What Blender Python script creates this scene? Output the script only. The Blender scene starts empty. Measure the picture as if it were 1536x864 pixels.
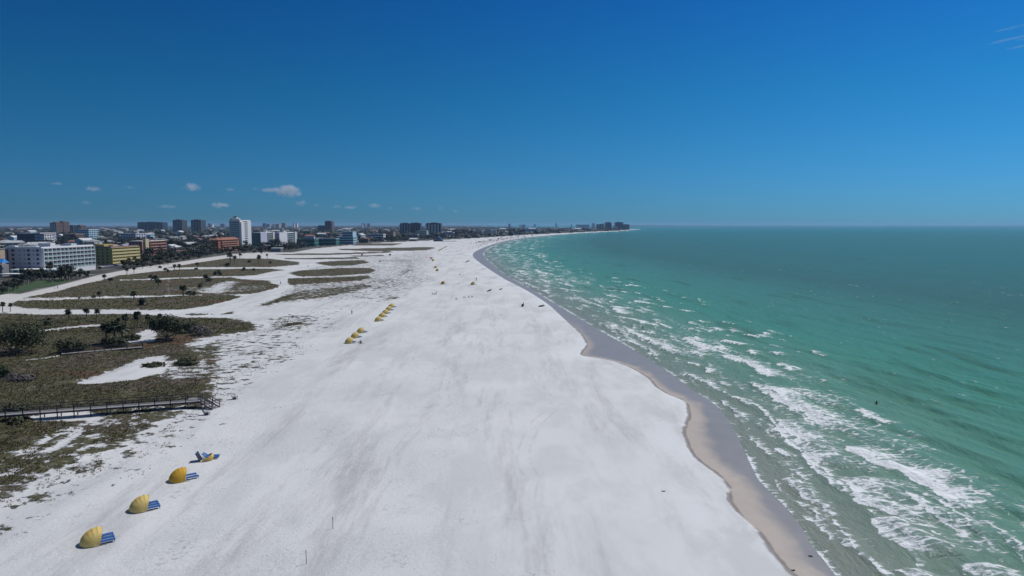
import bpy, bmesh, math, random
import numpy as np
from mathutils import Vector, Matrix

random.seed(7)
RNG = np.random.default_rng(11)
SC = bpy.context.scene
COL = SC.collection
R = math.radians

# ------------------------------------------------------------------ camera
CAM_H = 32.0
PITCH = R(5.27)
FOC = 1025.0                     # focal length in pixels of a 1536 px wide picture
cam_d = bpy.data.cameras.new('camera')
cam_d.sensor_width = 36.0
cam_d.lens = FOC / 1536 * 36.0
cam_d.clip_start = 0.5
cam_d.clip_end = 200000
cam = bpy.data.objects.new('camera', cam_d)
COL.objects.link(cam)
cam.location = (0, 0, CAM_H)
cam.rotation_euler = (R(90) - PITCH, 0, 0)
SC.camera = cam

# ------------------------------------------------------------------ sky and sun
SUN_AZ = R(62)                   # clockwise from +Y
SUN_EL = R(54)
w = bpy.data.worlds.new('World')
SC.world = w
w.use_nodes = True
nt = w.node_tree
nt.nodes.clear()
sky = nt.nodes.new('ShaderNodeTexSky')
sky.sky_type = 'NISHITA'
sky.sun_disc = False
sky.sun_elevation = SUN_EL
sky.sun_rotation = SUN_AZ
sky.altitude = 30
sky.air_density = 1.0
sky.dust_density = 0.15
sky.ozone_density = 5.0
tint = nt.nodes.new('ShaderNodeMix')
tint.data_type = 'RGBA'
tint.blend_type = 'MULTIPLY'
tint.inputs[0].default_value = 1.0
SKY_GRADE = [(0.0, (0.100, 0.300, 0.60)), (0.05, (0.096, 0.315, 0.58)), (0.10, (0.080, 0.33, 0.55)), (0.18, (0.054, 0.335, 0.53)), (0.3, (0.036, 0.295, 0.56)), (0.5, (0.40, 0.46, 0.55)), (1.0, (0.66, 0.62, 0.60))]
gc = nt.nodes.new('ShaderNodeTexCoord')
sx = nt.nodes.new('ShaderNodeSeparateXYZ')
rp = nt.nodes.new('ShaderNodeValToRGB')
while len(rp.color_ramp.elements) < len(SKY_GRADE):
    rp.color_ramp.elements.new(0.5)
for e, (p, c) in zip(rp.color_ramp.elements, SKY_GRADE):
    e.position = p
    e.color = (*c, 1)
bg = nt.nodes.new('ShaderNodeBackground')
bg.inputs['Strength'].default_value = 0.12
wo = nt.nodes.new('ShaderNodeOutputWorld')
L = nt.links.new
L(gc.outputs['Generated'], sx.inputs[0])
L(sx.outputs['Z'], rp.inputs[0])
L(sky.outputs[0], tint.inputs[6])
L(rp.outputs[0], tint.inputs[7])
side = nt.nodes.new('ShaderNodeMapRange')          # the sky is deeper away from the sun's side
side.inputs[1].default_value = -0.62
side.inputs[2].default_value = 0.62
side.inputs[3].default_value = 0.74
side.inputs[4].default_value = 1.16
L(sx.outputs['X'], side.inputs[0])
tint2 = nt.nodes.new('ShaderNodeMix')
tint2.data_type = 'RGBA'
tint2.blend_type = 'MULTIPLY'
tint2.inputs[0].default_value = 1.0
L(tint.outputs[2], tint2.inputs[6])
L(side.outputs[0], tint2.inputs[7])
L(tint2.outputs[2], bg.inputs['Color'])
L(bg.outputs[0], wo.inputs[0])

sun_d = bpy.data.lights.new('sun', 'SUN')
sun_d.energy = 3.6
sun_d.angle = R(0.5)
sun_d.color = (1.0, 0.965, 0.92)
sun = bpy.data.objects.new('sun', sun_d)
COL.objects.link(sun)
sun_dir = Vector((math.sin(SUN_AZ) * math.cos(SUN_EL), math.cos(SUN_AZ) * math.cos(SUN_EL), math.sin(SUN_EL)))
sun.rotation_euler = sun_dir.to_track_quat('Z', 'Y').to_euler()

vs = SC.view_settings
SC.display_settings.display_device = 'sRGB'
vs.view_transform = 'Standard'
vs.look = 'None'
vs.exposure = 0.0
vs.gamma = 1.0
vs.use_curve_mapping = False
SC.cycles.use_denoising = True
SC.cycles.max_bounces = 6
SC.cycles.diffuse_bounces = 3
SC.cycles.volume_bounces = 1
SC.cycles.transparent_max_bounces = 12
SC.render.film_transparent = False

# ------------------------------------------------------------------ helpers
def ray(px, py):
    u = (px - 768.0) / FOC
    v = (432.0 - py) / FOC
    return u, math.cos(PITCH) + v * math.sin(PITCH), -math.sin(PITCH) + v * math.cos(PITCH)

def at(px, py, z=0.0):
    """ground point (at height z) that a pixel of the photograph looks at"""
    x, y, d = ray(px, py)
    t = (CAM_H - z) / max(-d, 1e-5)
    return Vector((x * t, y * t, z))

def ats(pts, z=0.0):
    return np.array([at(a, b, z)[:2] for a, b in pts])

def height_at(px, py, Y):
    """height of what shows at a pixel when it stands at distance Y"""
    x, y, d = ray(px, py)
    return CAM_H + d * Y / y

def lateral(px, py, Y):
    x, y, d = ray(px, py)
    return x * Y / y

def hash2(ix, iy, seed):
    h = (ix.astype(np.int64) * 374761393 + iy.astype(np.int64) * 668265263 + seed * 1442695041) & 0xFFFFFFFF
    h = ((h ^ (h >> 13)) * 1274126177) & 0xFFFFFFFF
    return ((h ^ (h >> 16)) & 0xFFFF) / 65535.0

def vnoise(x, y, seed=0):
    ix, iy = np.floor(x), np.floor(y)
    fx, fy = x - ix, y - iy
    fx = fx * fx * (3 - 2 * fx)
    fy = fy * fy * (3 - 2 * fy)
    a, b = hash2(ix, iy, seed), hash2(ix + 1, iy, seed)
    c, d = hash2(ix, iy + 1, seed), hash2(ix + 1, iy + 1, seed)
    return (a * (1 - fx) + b * fx) * (1 - fy) + (c * (1 - fx) + d * fx) * fy

def fbm(x, y, seed=0, n=3):
    s, a, t = 0, 1.0, 0
    for k in range(n):
        s = s + a * vnoise(x * 2 ** k, y * 2 ** k, seed + k)
        t += a
        a *= 0.5
    return s / t

def seg_dist(P, poly, closed=True):
    """unsigned distance of points P (n,2) to a polyline, in chunks"""
    out = np.full(len(P), 1e9)
    n = len(poly)
    for i in range(n if closed else n - 1):
        a, b = poly[i], poly[(i + 1) % n]
        ab = b - a
        l2 = max((ab ** 2).sum(), 1e-9)
        t = np.clip(((P - a) @ ab) / l2, 0, 1)
        dx = P[:, 0] - a[0] - t * ab[0]
        dy = P[:, 1] - a[1] - t * ab[1]
        out = np.minimum(out, dx * dx + dy * dy)
    return np.sqrt(out)

def inside(P, poly):
    c = np.zeros(len(P), bool)
    n = len(poly)
    x, y = P[:, 0], P[:, 1]
    for i in range(n):
        x1, y1 = poly[i]
        x2, y2 = poly[(i + 1) % n]
        if y1 == y2:
            continue
        m = (y1 > y) != (y2 > y)
        c ^= m & (x < (x2 - x1) * (y - y1) / (y2 - y1) + x1)
    return c

def sdf(P, poly):
    d = seg_dist(P, poly)
    return np.where(inside(P, poly), d, -d)

def sstep(a, b, x):
    t = np.clip((x - a) / (b - a), 0, 1)
    return t * t * (3 - 2 * t)

def smooth_line(pts, k=4):
    """Catmull-Rom subdivision of a point list (n,2)"""
    pts = np.asarray(pts, float)
    out = []
    n = len(pts)
    for i in range(n - 1):
        p0, p1, p2, p3 = pts[max(i - 1, 0)], pts[i], pts[i + 1], pts[min(i + 2, n - 1)]
        for j in range(k):
            t = j / k
            out.append(0.5 * ((2 * p1) + (-p0 + p2) * t + (2 * p0 - 5 * p1 + 4 * p2 - p3) * t * t + (-p0 + 3 * p1 - 3 * p2 + p3) * t ** 3))
    out.append(pts[-1])
    return np.array(out)

# -------- node material helper
class NM:
    def __init__(s, name):
        s.m = bpy.data.materials.new(name)
        s.m.use_nodes = True
        s.t = s.m.node_tree
        s.b = s.t.nodes['Principled BSDF']
        s.out = s.t.nodes['Material Output']
    def n(s, kind, **kw):
        x = s.t.nodes.new(kind)
        for k, v in kw.items():
            setattr(x, k, v)
        return x
    def link(s, a, b):
        s.t.links.new(a, b)
    def put(s, sock, v):
        if isinstance(v, (int, float)):
            sock.default_value = v
        elif isinstance(v, tuple):
            sock.default_value = (*v, 1) if len(v) == 3 and sock.type == 'RGBA' else v
        else:
            s.link(v, sock)
    def math(s, op, a, b=0.0, c=None, clamp=False):
        x = s.n('ShaderNodeMath', operation=op, use_clamp=clamp)
        s.put(x.inputs[0], a)
        s.put(x.inputs[1], b)
        if c is not None:
            s.put(x.inputs[2], c)
        return x.outputs[0]
    def step(s, x, lo, hi, a=0.0, b=1.0):
        q = s.n('ShaderNodeMapRange', interpolation_type='SMOOTHSTEP')
        s.put(q.inputs[0], x)
        s.put(q.inputs[1], lo)
        s.put(q.inputs[2], hi)
        q.inputs[3].default_value = a
        q.inputs[4].default_value = b
        return q.outputs[0]
    def mix(s, f, a, b, mode='MIX'):
        q = s.n('ShaderNodeMix', data_type='RGBA', blend_type=mode)
        s.put(q.inputs[0], f)
        s.put(q.inputs[6], a)
        s.put(q.inputs[7], b)
        return q.outputs[2]
    def attr(s, name):
        return s.n('ShaderNodeAttribute', attribute_name=name).outputs['Fac']
    def coord(s, scale=(1, 1, 1), rot=(0, 0, 0), src='Object'):
        c = s.n('ShaderNodeTexCoord')
        mp = s.n('ShaderNodeMapping')
        mp.inputs['Rotation'].default_value = rot
        mp.inputs['Scale'].default_value = scale
        s.link(c.outputs[src], mp.inputs[0])
        return mp.outputs[0]
    def noise(s, vec, scale=1.0, detail=3.0, rough=0.5, dist=0.0, color=False):
        q = s.n('ShaderNodeTexNoise')
        if vec is not None:
            s.link(vec, q.inputs['Vector'])
        s.put(q.inputs['Scale'], scale)
        q.inputs['Detail'].default_value = detail
        q.inputs['Roughness'].default_value = rough
        q.inputs['Distortion'].default_value = dist
        return q.outputs['Color' if color else 'Fac']
    def ramp(s, f, stops):
        q = s.n('ShaderNodeValToRGB')
        el = q.color_ramp.elements
        while len(el) < len(stops):
            el.new(0.5)
        for e, (p, c) in zip(el, stops):
            e.position = p
            e.color = (*c, 1) if len(c) == 3 else c
        s.put(q.inputs[0], f)
        return q.outputs[0]
    def bump(s, h, strength=0.5, dist=0.1, normal=None):
        q = s.n('ShaderNodeBump')
        s.put(q.inputs['Strength'], strength)
        s.put(q.inputs['Distance'], dist)
        s.put(q.inputs['Height'], h)
        if normal is not None:
            s.link(normal, q.inputs['Normal'])
        return q.outputs[0]
    def set(s, **kw):
        names = dict(color='Base Color', rough='Roughness', spec='Specular IOR Level', metal='Metallic', normal='Normal', trans='Transmission Weight', alpha='Alpha', ior='IOR')
        for k, v in kw.items():
            s.put(s.b.inputs[names[k]], v)
        return s

MATS = {}
def mat(name, col, rough=0.7, var=0.18, scale=1.5, spec=0.3, bump=0.0):
    """plain material with mottled colour, wear at two scales"""
    if name in MATS:
        return MATS[name]
    k = NM(name)
    v = k.coord()
    f = k.noise(v, scale, 5, 0.6)
    g = k.noise(v, scale * 0.13, 2)
    a = tuple(c * (1 - var) for c in col)
    b = tuple(min(c * (1 + var), 0.95) for c in col)
    c1 = k.mix(f, a, b)
    c2 = k.mix(k.step(g, 0.35, 0.7, 0, var), c1, tuple(c * 0.6 for c in col))
    k.set(color=c2, rough=rough, spec=spec)
    if bump:
        k.set(normal=k.bump(f, bump, 0.05))
    MATS[name] = k.m
    return k.m

def leafmat(name, c1, c2, c3, rough=0.6):
    if name in MATS:
        return MATS[name]
    k = NM(name)
    v = k.coord()
    f = k.noise(v, 0.9, 3)
    oi = k.n('ShaderNodeObjectInfo')
    g = k.noise(v, 4.0, 3)
    c = k.mix(k.step(f, 0.35, 0.65), c1, c2)
    c = k.mix(k.step(g, 0.5, 0.75), c, c3)
    hs = k.n('ShaderNodeHueSaturation')
    k.put(hs.inputs['Value'], k.math('MULTIPLY_ADD', oi.outputs['Random'], 0.5, 0.75))
    k.put(hs.inputs['Hue'], k.math('MULTIPLY_ADD', oi.outputs['Random'], 0.03, 0.485))
    k.put(hs.inputs['Color'], c)
    k.set(color=hs.outputs[0], rough=rough, spec=0.25)
    MATS[name] = k.m
    return k.m

# -------- mesh builder
class MB:
    def __init__(s):
        s.v, s.f, s.mi = [], [], []
    def face(s, pts, mi=0):
        i = len(s.v)
        s.v += [tuple(p) for p in pts]
        s.f.append(tuple(range(i, i + len(pts))))
        s.mi.append(mi)
    def box(s, x0, x1, y0, y1, z0, z1, mi=0, M=None):
        c = [(x0, y0, z0), (x1, y0, z0), (x1, y1, z0), (x0, y1, z0), (x0, y0, z1), (x1, y0, z1), (x1, y1, z1), (x0, y1, z1)]
        if M is not None:
            c = [tuple(M @ Vector(p)) for p in c]
        i = len(s.v)
        s.v += c
        for q in ((0, 3, 2, 1), (4, 5, 6, 7), (0, 1, 5, 4), (1, 2, 6, 5), (2, 3, 7, 6), (3, 0, 4, 7)):
            s.f.append(tuple(i + k for k in q))
            s.mi.append(mi)
        return s
    def bar(s, p, q, wdt, hgt, mi=0):
        """box section from p to q"""
        p, q = Vector(p), Vector(q)
        d = (q - p)
        l = d.length
        d.normalize()
        up = Vector((0, 0, 1)) if abs(d.z) < 0.95 else Vector((0, 1, 0))
        sd = d.cross(up).normalized()
        up = sd.cross(d)
        M = Matrix((( *sd, 0), (*d, 0), (*up, 0), (0, 0, 0, 1))).transposed()
        M.translation = p
        return s.box(-wdt / 2, wdt / 2, 0, l, -hgt / 2, hgt / 2, mi, M)
    def tube(s, pts, radii, n=7, mi=0, cap=True):
        pts = [Vector(p) for p in pts]
        i0 = len(s.v)
        for k, p in enumerate(pts):
            d = (pts[min(k + 1, len(pts) - 1)] - pts[max(k - 1, 0)]).normalized()
            a = d.cross(Vector((0.31, 0.87, 0.2))).normalized()
            b = d.cross(a)
            r = radii[k] if isinstance(radii, (list, tuple)) else radii
            for j in range(n):
                t = 2 * math.pi * j / n
                s.v.append(tuple(p + (a * math.cos(t) + b * math.sin(t)) * r))
        for k in range(len(pts) - 1):
            for j in range(n):
                a, b = i0 + k * n + j, i0 + k * n + (j + 1) % n
                s.f.append((a, b, b + n, a + n))
                s.mi.append(mi)
        if cap:
            s.f.append(tuple(i0 + j for j in range(n)))
            s.f.append(tuple(i0 + (len(pts) - 1) * n + j for j in range(n - 1, -1, -1)))
            s.mi += [mi, mi]
        return s
    def mesh(s, name, mats, smooth=False):
        me = bpy.data.meshes.new(name)
        me.from_pydata(s.v, [], s.f)
        for m in (mats if isinstance(mats, (list, tuple)) else [mats]):
            me.materials.append(m)
        if any(s.mi):
            me.polygons.foreach_set('material_index', s.mi)
        if smooth:
            me.polygons.foreach_set('use_smooth', [True] * len(me.polygons))
        me.update()
        return me
    def build(s, name, mats, parent=None, loc=None, smooth=False):
        return put(name, s.mesh(name, mats, smooth), parent, loc)

def put(name, me, parent=None, loc=None):
    o = bpy.data.objects.new(name, me)
    COL.objects.link(o)
    if parent is not None:
        o.parent = parent
    if loc is not None:
        o.location = loc
    return o

def tag(o, label=None, cat=None, group=None, kind=None):
    for k, v in (('label', label), ('category', cat), ('group', group), ('kind', kind)):
        if v:
            o[k] = v
    return o

def thing(name, label, cat, loc=(0, 0, 0), rz=0.0, group=None):
    o = bpy.data.objects.new(name, None)
    o.empty_display_size = 0.3
    COL.objects.link(o)
    o.location = loc
    o.rotation_euler = (0, 0, rz)
    return tag(o, label, cat, group)

def copy_tree(o, loc, rz=0.0, scale=None, label=None, group=None, parent=None):
    c = o.copy()
    COL.objects.link(c)
    if parent is None:
        c.location = loc
        c.rotation_euler = (0, 0, rz)
        if scale is not None:
            c.scale = scale if isinstance(scale, (tuple, list)) else (scale,) * 3
        if label:
            c['label'] = label
        if group:
            c['group'] = group
    else:
        c.parent = parent
    for ch in list(o.children):
        copy_tree(ch, None, parent=c)
    return c

class Proto:
    """first use moves the source itself, later uses copy it"""
    def __init__(s, root):
        s.root, s.used = root, False
    def place(s, loc, rz=0.0, scale=None, label=None, group=None):
        if not s.used:
            s.used = True
            o = s.root
            o.location = loc
            o.rotation_euler = (0, 0, rz)
            if scale is not None:
                o.scale = scale if isinstance(scale, (tuple, list)) else (scale,) * 3
            if label:
                o['label'] = label
            if group:
                o['group'] = group
            return o
        return copy_tree(s.root, loc, rz, scale, label, group)

# ------------------------------------------------------------------ coast outline (pixels of the photograph, turned into ground points)
SEA_Z = -0.6
WATERLINE = [(1330, 960), (1290, 915), (1248, 864), (1228, 838), (1213, 820), (1199, 793), (1180, 768), (1155, 742), (1135, 722), (1121, 695), (1110, 670), (1098, 645), (1082, 620), (1060, 600), (1037, 586), (1020, 573), (1003, 560), (985, 548), (960, 532), (930, 514), (905, 500), (880, 485), (855, 470), (835, 458), (815, 446), (800, 436), (785, 428), (770, 420), (753, 410), (739, 398), (729, 389), (724, 382), (728, 375), (740, 368.5), (755, 363), (775, 359), (800, 355.5), (830, 352.6), (860, 350.3), (900, 348.2), (930, 346.6), (946, 345.2)]
DRYLINE = [(1290, 960), (1245, 910), (1197, 866), (1172, 842), (1160, 826), (1150, 813), (1138, 795), (1112, 772), (1095, 748), (1093, 728), (1078, 711), (1052, 692), (1037, 676), (1031, 660), (1026, 648), (1029, 636), (1034, 622), (1031, 606), (1020, 597), (1000, 589), (983, 578), (975, 568), (960, 558), (938, 547), (908, 538), (876, 533), (872, 528), (880, 518), (876, 507), (868, 497), (850, 481), (838, 470), (825, 458), (812, 449), (798, 440), (780, 430), (760, 420), (745, 411), (730, 401), (716, 391), (709, 383), (714, 376.5), (730, 369.5), (750, 363), (772, 358.5), (798, 355.1), (829, 352.3), (860, 350.1), (900, 348.0), (930, 346.5), (945, 345.1)]
shore_l = smooth_line(ats(WATERLINE, SEA_Z), 3)
dry_l = smooth_line(ats(DRYLINE, 0), 3)
CLOSE = np.array([(1050, 5600), (900, 6500), (100, 7500), (-400, 12000), (-2000, 30000), (-60000, 60000), (-60000, -300), (15, -300), (28, 0)])
LAND = np.vstack([shore_l, CLOSE])
DRY = np.vstack([dry_l, CLOSE - np.array([6, 0])])

# ------------------------------------------------------------------ dune plants and paths (polygons in ground space)
def P(*pts):
    return ats(pts)
VEG = [  # polygon, density, edge softness in metres
    (P((-260, 760), (-80, 745), (0, 705), (40, 676), (100, 645), (150, 625), (180, 613), (250, 606), (300, 597), (316, 588), (322, 565), (312, 548), (300, 530), (285, 518), (298, 508), (340, 501), (370, 498), (393, 492), (376, 483), (340, 477), (288, 476.5), (240, 474), (200, 471), (60, 472), (0, 470), (-80, 470), (-500, 480), (-700, 620)), 0.88, 4.5),
    (P((-300, 850), (-60, 770), (0, 752), (45, 738), (70, 712), (130, 690), (190, 668), (215, 650), (260, 630), (300, 615), (328, 600), (338, 570), (330, 540), (340, 510), (280, 520), (200, 600), (0, 690), (-300, 740)), 0.60, 3.0),
    (P((-300, 900), (-60, 840), (30, 795), (110, 750), (200, 705), (270, 660), (330, 620), (370, 580), (430, 545), (470, 520), (420, 495), (330, 500), (250, 600), (0, 700), (-300, 760)), 0.34, 6.0),
    (P((25, 452), (100, 449), (200, 446), (260, 443.5), (300, 443), (345, 442.5), (364, 445), (344, 451), (310, 459), (270, 465), (200, 465), (100, 464.5), (40, 463), (15, 458)), 0.95, 1.5),
    (P((33, 447.5), (60, 442), (90, 436), (120, 427), (150, 421), (180, 412.5), (215, 410), (256, 405), (256, 445), (200, 444), (100, 447)), 0.84, 2.6),
    (P((215, 406), (256, 401), (283, 396), (340, 387.5), (406, 388), (449, 393), (449, 397), (423, 399.5), (406, 401), (290, 401), (256, 402)), 0.84, 2.6),
    (P((200, 411), (256, 404), (406, 403), (429, 405), (406, 408), (384, 413), (356, 414.5), (256, 417), (180, 419)), 0.84, 2.6),
    (P((250, 418), (346, 415.5), (363, 419), (404, 421), (406, 425), (419, 427.5), (423, 433), (398, 439), (364, 441.5), (320, 442.5), (250, 443)), 0.9, 3.5),
    (P((432, 410), (448, 406), (512, 402), (556, 402), (566, 406), (555, 410), (500, 414), (450, 415)), 0.95, 4.5),
    (P((418, 418), (512, 415.5), (552, 413.5), (557, 416.5), (540, 421), (480, 425), (435, 427.5), (420, 422)), 0.97, 4.0),
    (P((473, 393.5), (512, 391), (546, 390.5), (554, 394), (530, 398), (495, 399), (478, 396)), 0.97, 4.0),
    (P((410, 381), (512, 379.6), (585, 377), (590, 378.6), (512, 382), (430, 382.8)), 1.0, 2.0),
    (P((507, 373.4), (560, 372.2), (648, 370.4), (654, 372), (640, 375.5), (560, 377), (510, 375)), 0.85, 6.0),
    (P((525, 366), (540, 364.8), (605, 365.2), (590, 368), (530, 368.2)), 1.0, 2.0),
    (P((525, 383.4), (575, 382.6), (577, 384), (530, 385)), 0.9, 3.5),
    (P((425, 387.2), (480, 386.8), (535, 385.8), (540, 388), (480, 389.2), (430, 389)), 0.95, 2.0),
    (P((607, 390), (622, 389.5), (624, 398), (627, 406), (606, 416), (590, 413), (604, 402)), 0.5, 8.0),
    (P((560, 390), (610, 388), (640, 391), (610, 394), (565, 393)), 0.4, 6.0),
    (P((392, 457), (420, 445), (450, 436), (500, 431), (545, 425), (566, 430), (525, 440), (480, 448), (430, 452), (402, 457)), 0.62, 4.0),
    (P((388, 459), (420, 446), (445, 439), (450, 444), (420, 454), (398, 459)), 0.95, 4.5),
    (P((430, 428), (480, 425), (560, 417), (575, 400), (600, 385), (650, 378), (640, 410), (665, 420), (640, 425), (600, 440), (620, 447), (560, 450), (500, 450), (430, 455), (380, 466)), 0.34, 8.0),
    (P((420, 487.5), (440, 483), (457, 482.5), (455, 486.5), (428, 490.5)), 0.9, 3.5),
    (P((400, 480), (430, 470), (475, 472), (485, 485), (450, 497), (400, 497)), 0.42, 4.0),
    (P((380, 478), (470, 465), (520, 480), (500, 500), (420, 512), (380, 505)), 0.25, 5.0),
    (P((540, 424), (560, 400), (600, 380), (640, 372), (655, 385), (640, 405), (600, 412), (570, 420)), 0.30, 8.0),
    (P((300, 560), (330, 530), (400, 505), (480, 500), (420, 530), (350, 580), (320, 600)), 0.22, 4.0),
    (P((275, 471.3), (350, 467.6), (350, 471), (290, 473.8)), 0.95, 1.2),
    (P((575, 447), (600, 443), (602, 447), (590, 450), (575, 451)), 0.5, 3.0),
    (P((432, 431), (440, 420), (560, 416), (620, 418), (600, 432), (540, 436), (470, 440), (420, 452)), 0.42, 6.0),
    (P((440, 412), (470, 399), (560, 396), (600, 402), (590, 414), (540, 418), (450, 418)), 0.34, 6.0),
    (P((500, 390), (560, 384), (640, 380), (650, 384), (610, 396), (540, 398)), 0.33, 8.0),
    (P((330, 492), (390, 476), (470, 462), (560, 450), (610, 444), (600, 452), (520, 466), (470, 492), (400, 500)), 0.22, 5.0),
]
BARE = [  # sand openings and paths cut out of the plants: polygon, how bare, softness
    (P((112, 578), (135, 568), (175, 553), (215, 537), (245, 534), (253, 546), (238, 560), (200, 571), (150, 576)), 1.0, 2.0),
    (P((208, 545), (250, 538), (300, 545), (318, 560), (300, 568), (250, 572)), 0.45, 3.0),
    (P((45, 626), (75, 620), (130, 617), (148, 624), (110, 632), (60, 634)), 1.0, 1.2),
    (P((76, 676), (118, 645), (122, 652), (95, 668)), 0.8, 1.5),
    (P((185, 512), (205, 500), (225, 493), (236, 497), (232, 512), (200, 516)), 1.0, 1.5),
    (P((55, 496), (100, 490.5), (150, 487.3), (150, 489.8), (100, 494), (60, 498)), 1.0, 0.8),
    (P((38, 540), (90, 533.5), (215, 521.5), (215, 523), (92, 535.5), (40, 541.5)), 0.9, 0.6),
    (P((-100, 462), (0, 463), (40, 465.2), (100, 466.3), (160, 467.2), (250, 466.6), (280, 465.8), (310, 459.5), (340, 452.5), (370, 444.5), (395, 437), (418, 432), (420, 427), (408, 423), (410, 410), (432, 418), (432, 432), (420, 440), (400, 448), (380, 457), (350, 466), (330, 472), (270, 471), (100, 469.6), (40, 468.8), (-100, 467)), 1.0, 0.8),
    (P((15, 449.5), (100, 447.3), (200, 444.3), (256, 443), (320, 442.6), (256, 444.8), (200, 446.6), (100, 449.8), (20, 452)), 1.0, 0.6),
    (P((180, 420), (256, 417), (356, 414.3), (356, 415.6), (256, 418.4), (180, 421.4)), 1.0, 0.6),
    (P((215, 403.5), (290, 401.2), (406, 401.6), (406, 403), (290, 402.9), (215, 408)), 1.0, 0.6),
    (P((297, 440), (325, 425), (345, 421), (362, 423), (345, 430), (332, 440)), 0.62, 4.0),
    (P((256, 431), (400, 428), (405, 434), (330, 441), (256, 436)), 0.3, 4.0),
]
TOWN = P((-900, 520), (-200, 452), (0, 440), (30, 441), (80, 430), (150, 412), (210, 401), (256, 395), (300, 388), (350, 381), (380, 379), (440, 378.4), (470, 373), (505, 369.5), (560, 364.5), (640, 361), (700, 358), (745, 355.3), (790, 352.2), (840, 349.8), (900, 347.2), (938, 345.4))
TOWN = np.vstack([TOWN, CLOSE[:-2] - np.array([40, 0])])

def veg_density(Q):
    """plant cover 0..1 at ground points"""
    D = np.zeros(len(Q))
    for poly, dens, soft in VEG:
        lo, hi = poly.min(0) - 40, poly.max(0) + 40
        k = np.where((Q[:, 0] > lo[0]) & (Q[:, 0] < hi[0]) & (Q[:, 1] > lo[1]) & (Q[:, 1] < hi[1]))[0]
        if len(k):
            s = sdf(Q[k], poly)
            D[k] = np.maximum(D[k], dens * sstep(-soft, soft, s))
    for poly, bare, soft in BARE:
        lo, hi = poly.min(0) - 20, poly.max(0) + 20
        k = np.where((Q[:, 0] > lo[0]) & (Q[:, 0] < hi[0]) & (Q[:, 1] > lo[1]) & (Q[:, 1] < hi[1]))[0]
        if len(k):
            s = sdf(Q[k], poly)
            D[k] *= 1 - bare * sstep(-soft, soft, s)
    return D

def land_z(Q, sh=None, dr=None, veg=None):
    if sh is None:
        sh = sdf(Q, LAND)
        dr = sdf(Q, DRY)
        veg = veg_density(Q)
    tot = np.maximum(sh - np.minimum(dr, 0), 0.5)           # width of the wet strip
    f = np.clip(sh / tot, 0, 1)
    z = np.where(dr > 0, 0.0, SEA_Z + 0.02 + (-0.14 - SEA_Z - 0.02) * f)
    z = np.where(dr > 0, 0.0 - 0.14 * np.exp(-np.maximum(dr, 0) / 0.25), z)
    z = np.where(sh < 0, SEA_Z + 0.02 + sh * 0.06, z)
    z = np.maximum(z, -4)
    x, y = Q[:, 0], Q[:, 1]
    near = np.exp(-np.maximum(y - 60, 0) / 500)
    soft = sstep(0, 12, dr)
    z = z + soft * near * (0.10 * (fbm(x / 9, y / 14, 3) - 0.5) + 0.05 * (fbm(x / 2.2, y / 3.5, 9) - 0.5))
    z = z + sstep(0.25, 0.9, veg) * near * (1.5 * (fbm(x / 13, y / 13, 21) - 0.32) + 0.5 * (fbm(x / 3.5, y / 3.5, 25) - 0.5))
    # little scallops just above the scarp
    z = z + near * np.exp(-((dr - 4) / 4) ** 2) * 0.12 * (fbm(x / 6, y / 2.2, 31) - 0.5) * (dr > 0)
    return z

def grid_mesh(name, us, pys, keep=None):
    """one sheet whose rows are dense near the viewer: points at slopes us, distances from rows pys"""
    Ys = np.array([CAM_H / max(-(-math.sin(PITCH) + (432 - p) / FOC * math.cos(PITCH)), 1e-5) * (math.cos(PITCH) + (432 - p) / FOC * math.sin(PITCH)) for p in pys])
    nu, nr = len(us), len(Ys)
    X = np.outer(Ys, us)
    Y = np.repeat(Ys[:, None], nu, 1)
    Q = np.stack([X.ravel(), Y.ravel()], 1)
    i = np.arange(nr - 1)[:, None] * nu + np.arange(nu - 1)[None, :]
    F = np.stack([i, i + 1, i + nu + 1, i + nu], -1).reshape(-1, 4)
    return Q, F

def sheet(name, Q, z, F, m, attrs):
    used = np.unique(F)
    mp = np.full(len(Q), -1)
    mp[used] = np.arange(len(used))
    me = bpy.data.meshes.new(name)
    V = np.column_stack([Q, z])[used]
    me.vertices.add(len(V))
    me.vertices.foreach_set('co', V.astype(np.float32).ravel())
    F2 = mp[F]
    me.loops.add(F2.size)
    me.loops.foreach_set('vertex_index', F2.ravel().astype(np.int32))
    me.polygons.add(len(F2))
    me.polygons.foreach_set('loop_start', np.arange(0, F2.size, 4, dtype=np.int32))
    me.polygons.foreach_set('loop_total', np.full(len(F2), 4, np.int32))
    me.polygons.foreach_set('use_smooth', np.ones(len(F2), bool))
    me.update(calc_edges=True)
    for k, a in attrs.items():
        at_ = me.attributes.new(k, 'FLOAT', 'POINT')
        at_.data.foreach_set('value', a[used].astype(np.float32))
    me.materials.append(m)
    return put(name, me)

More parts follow.
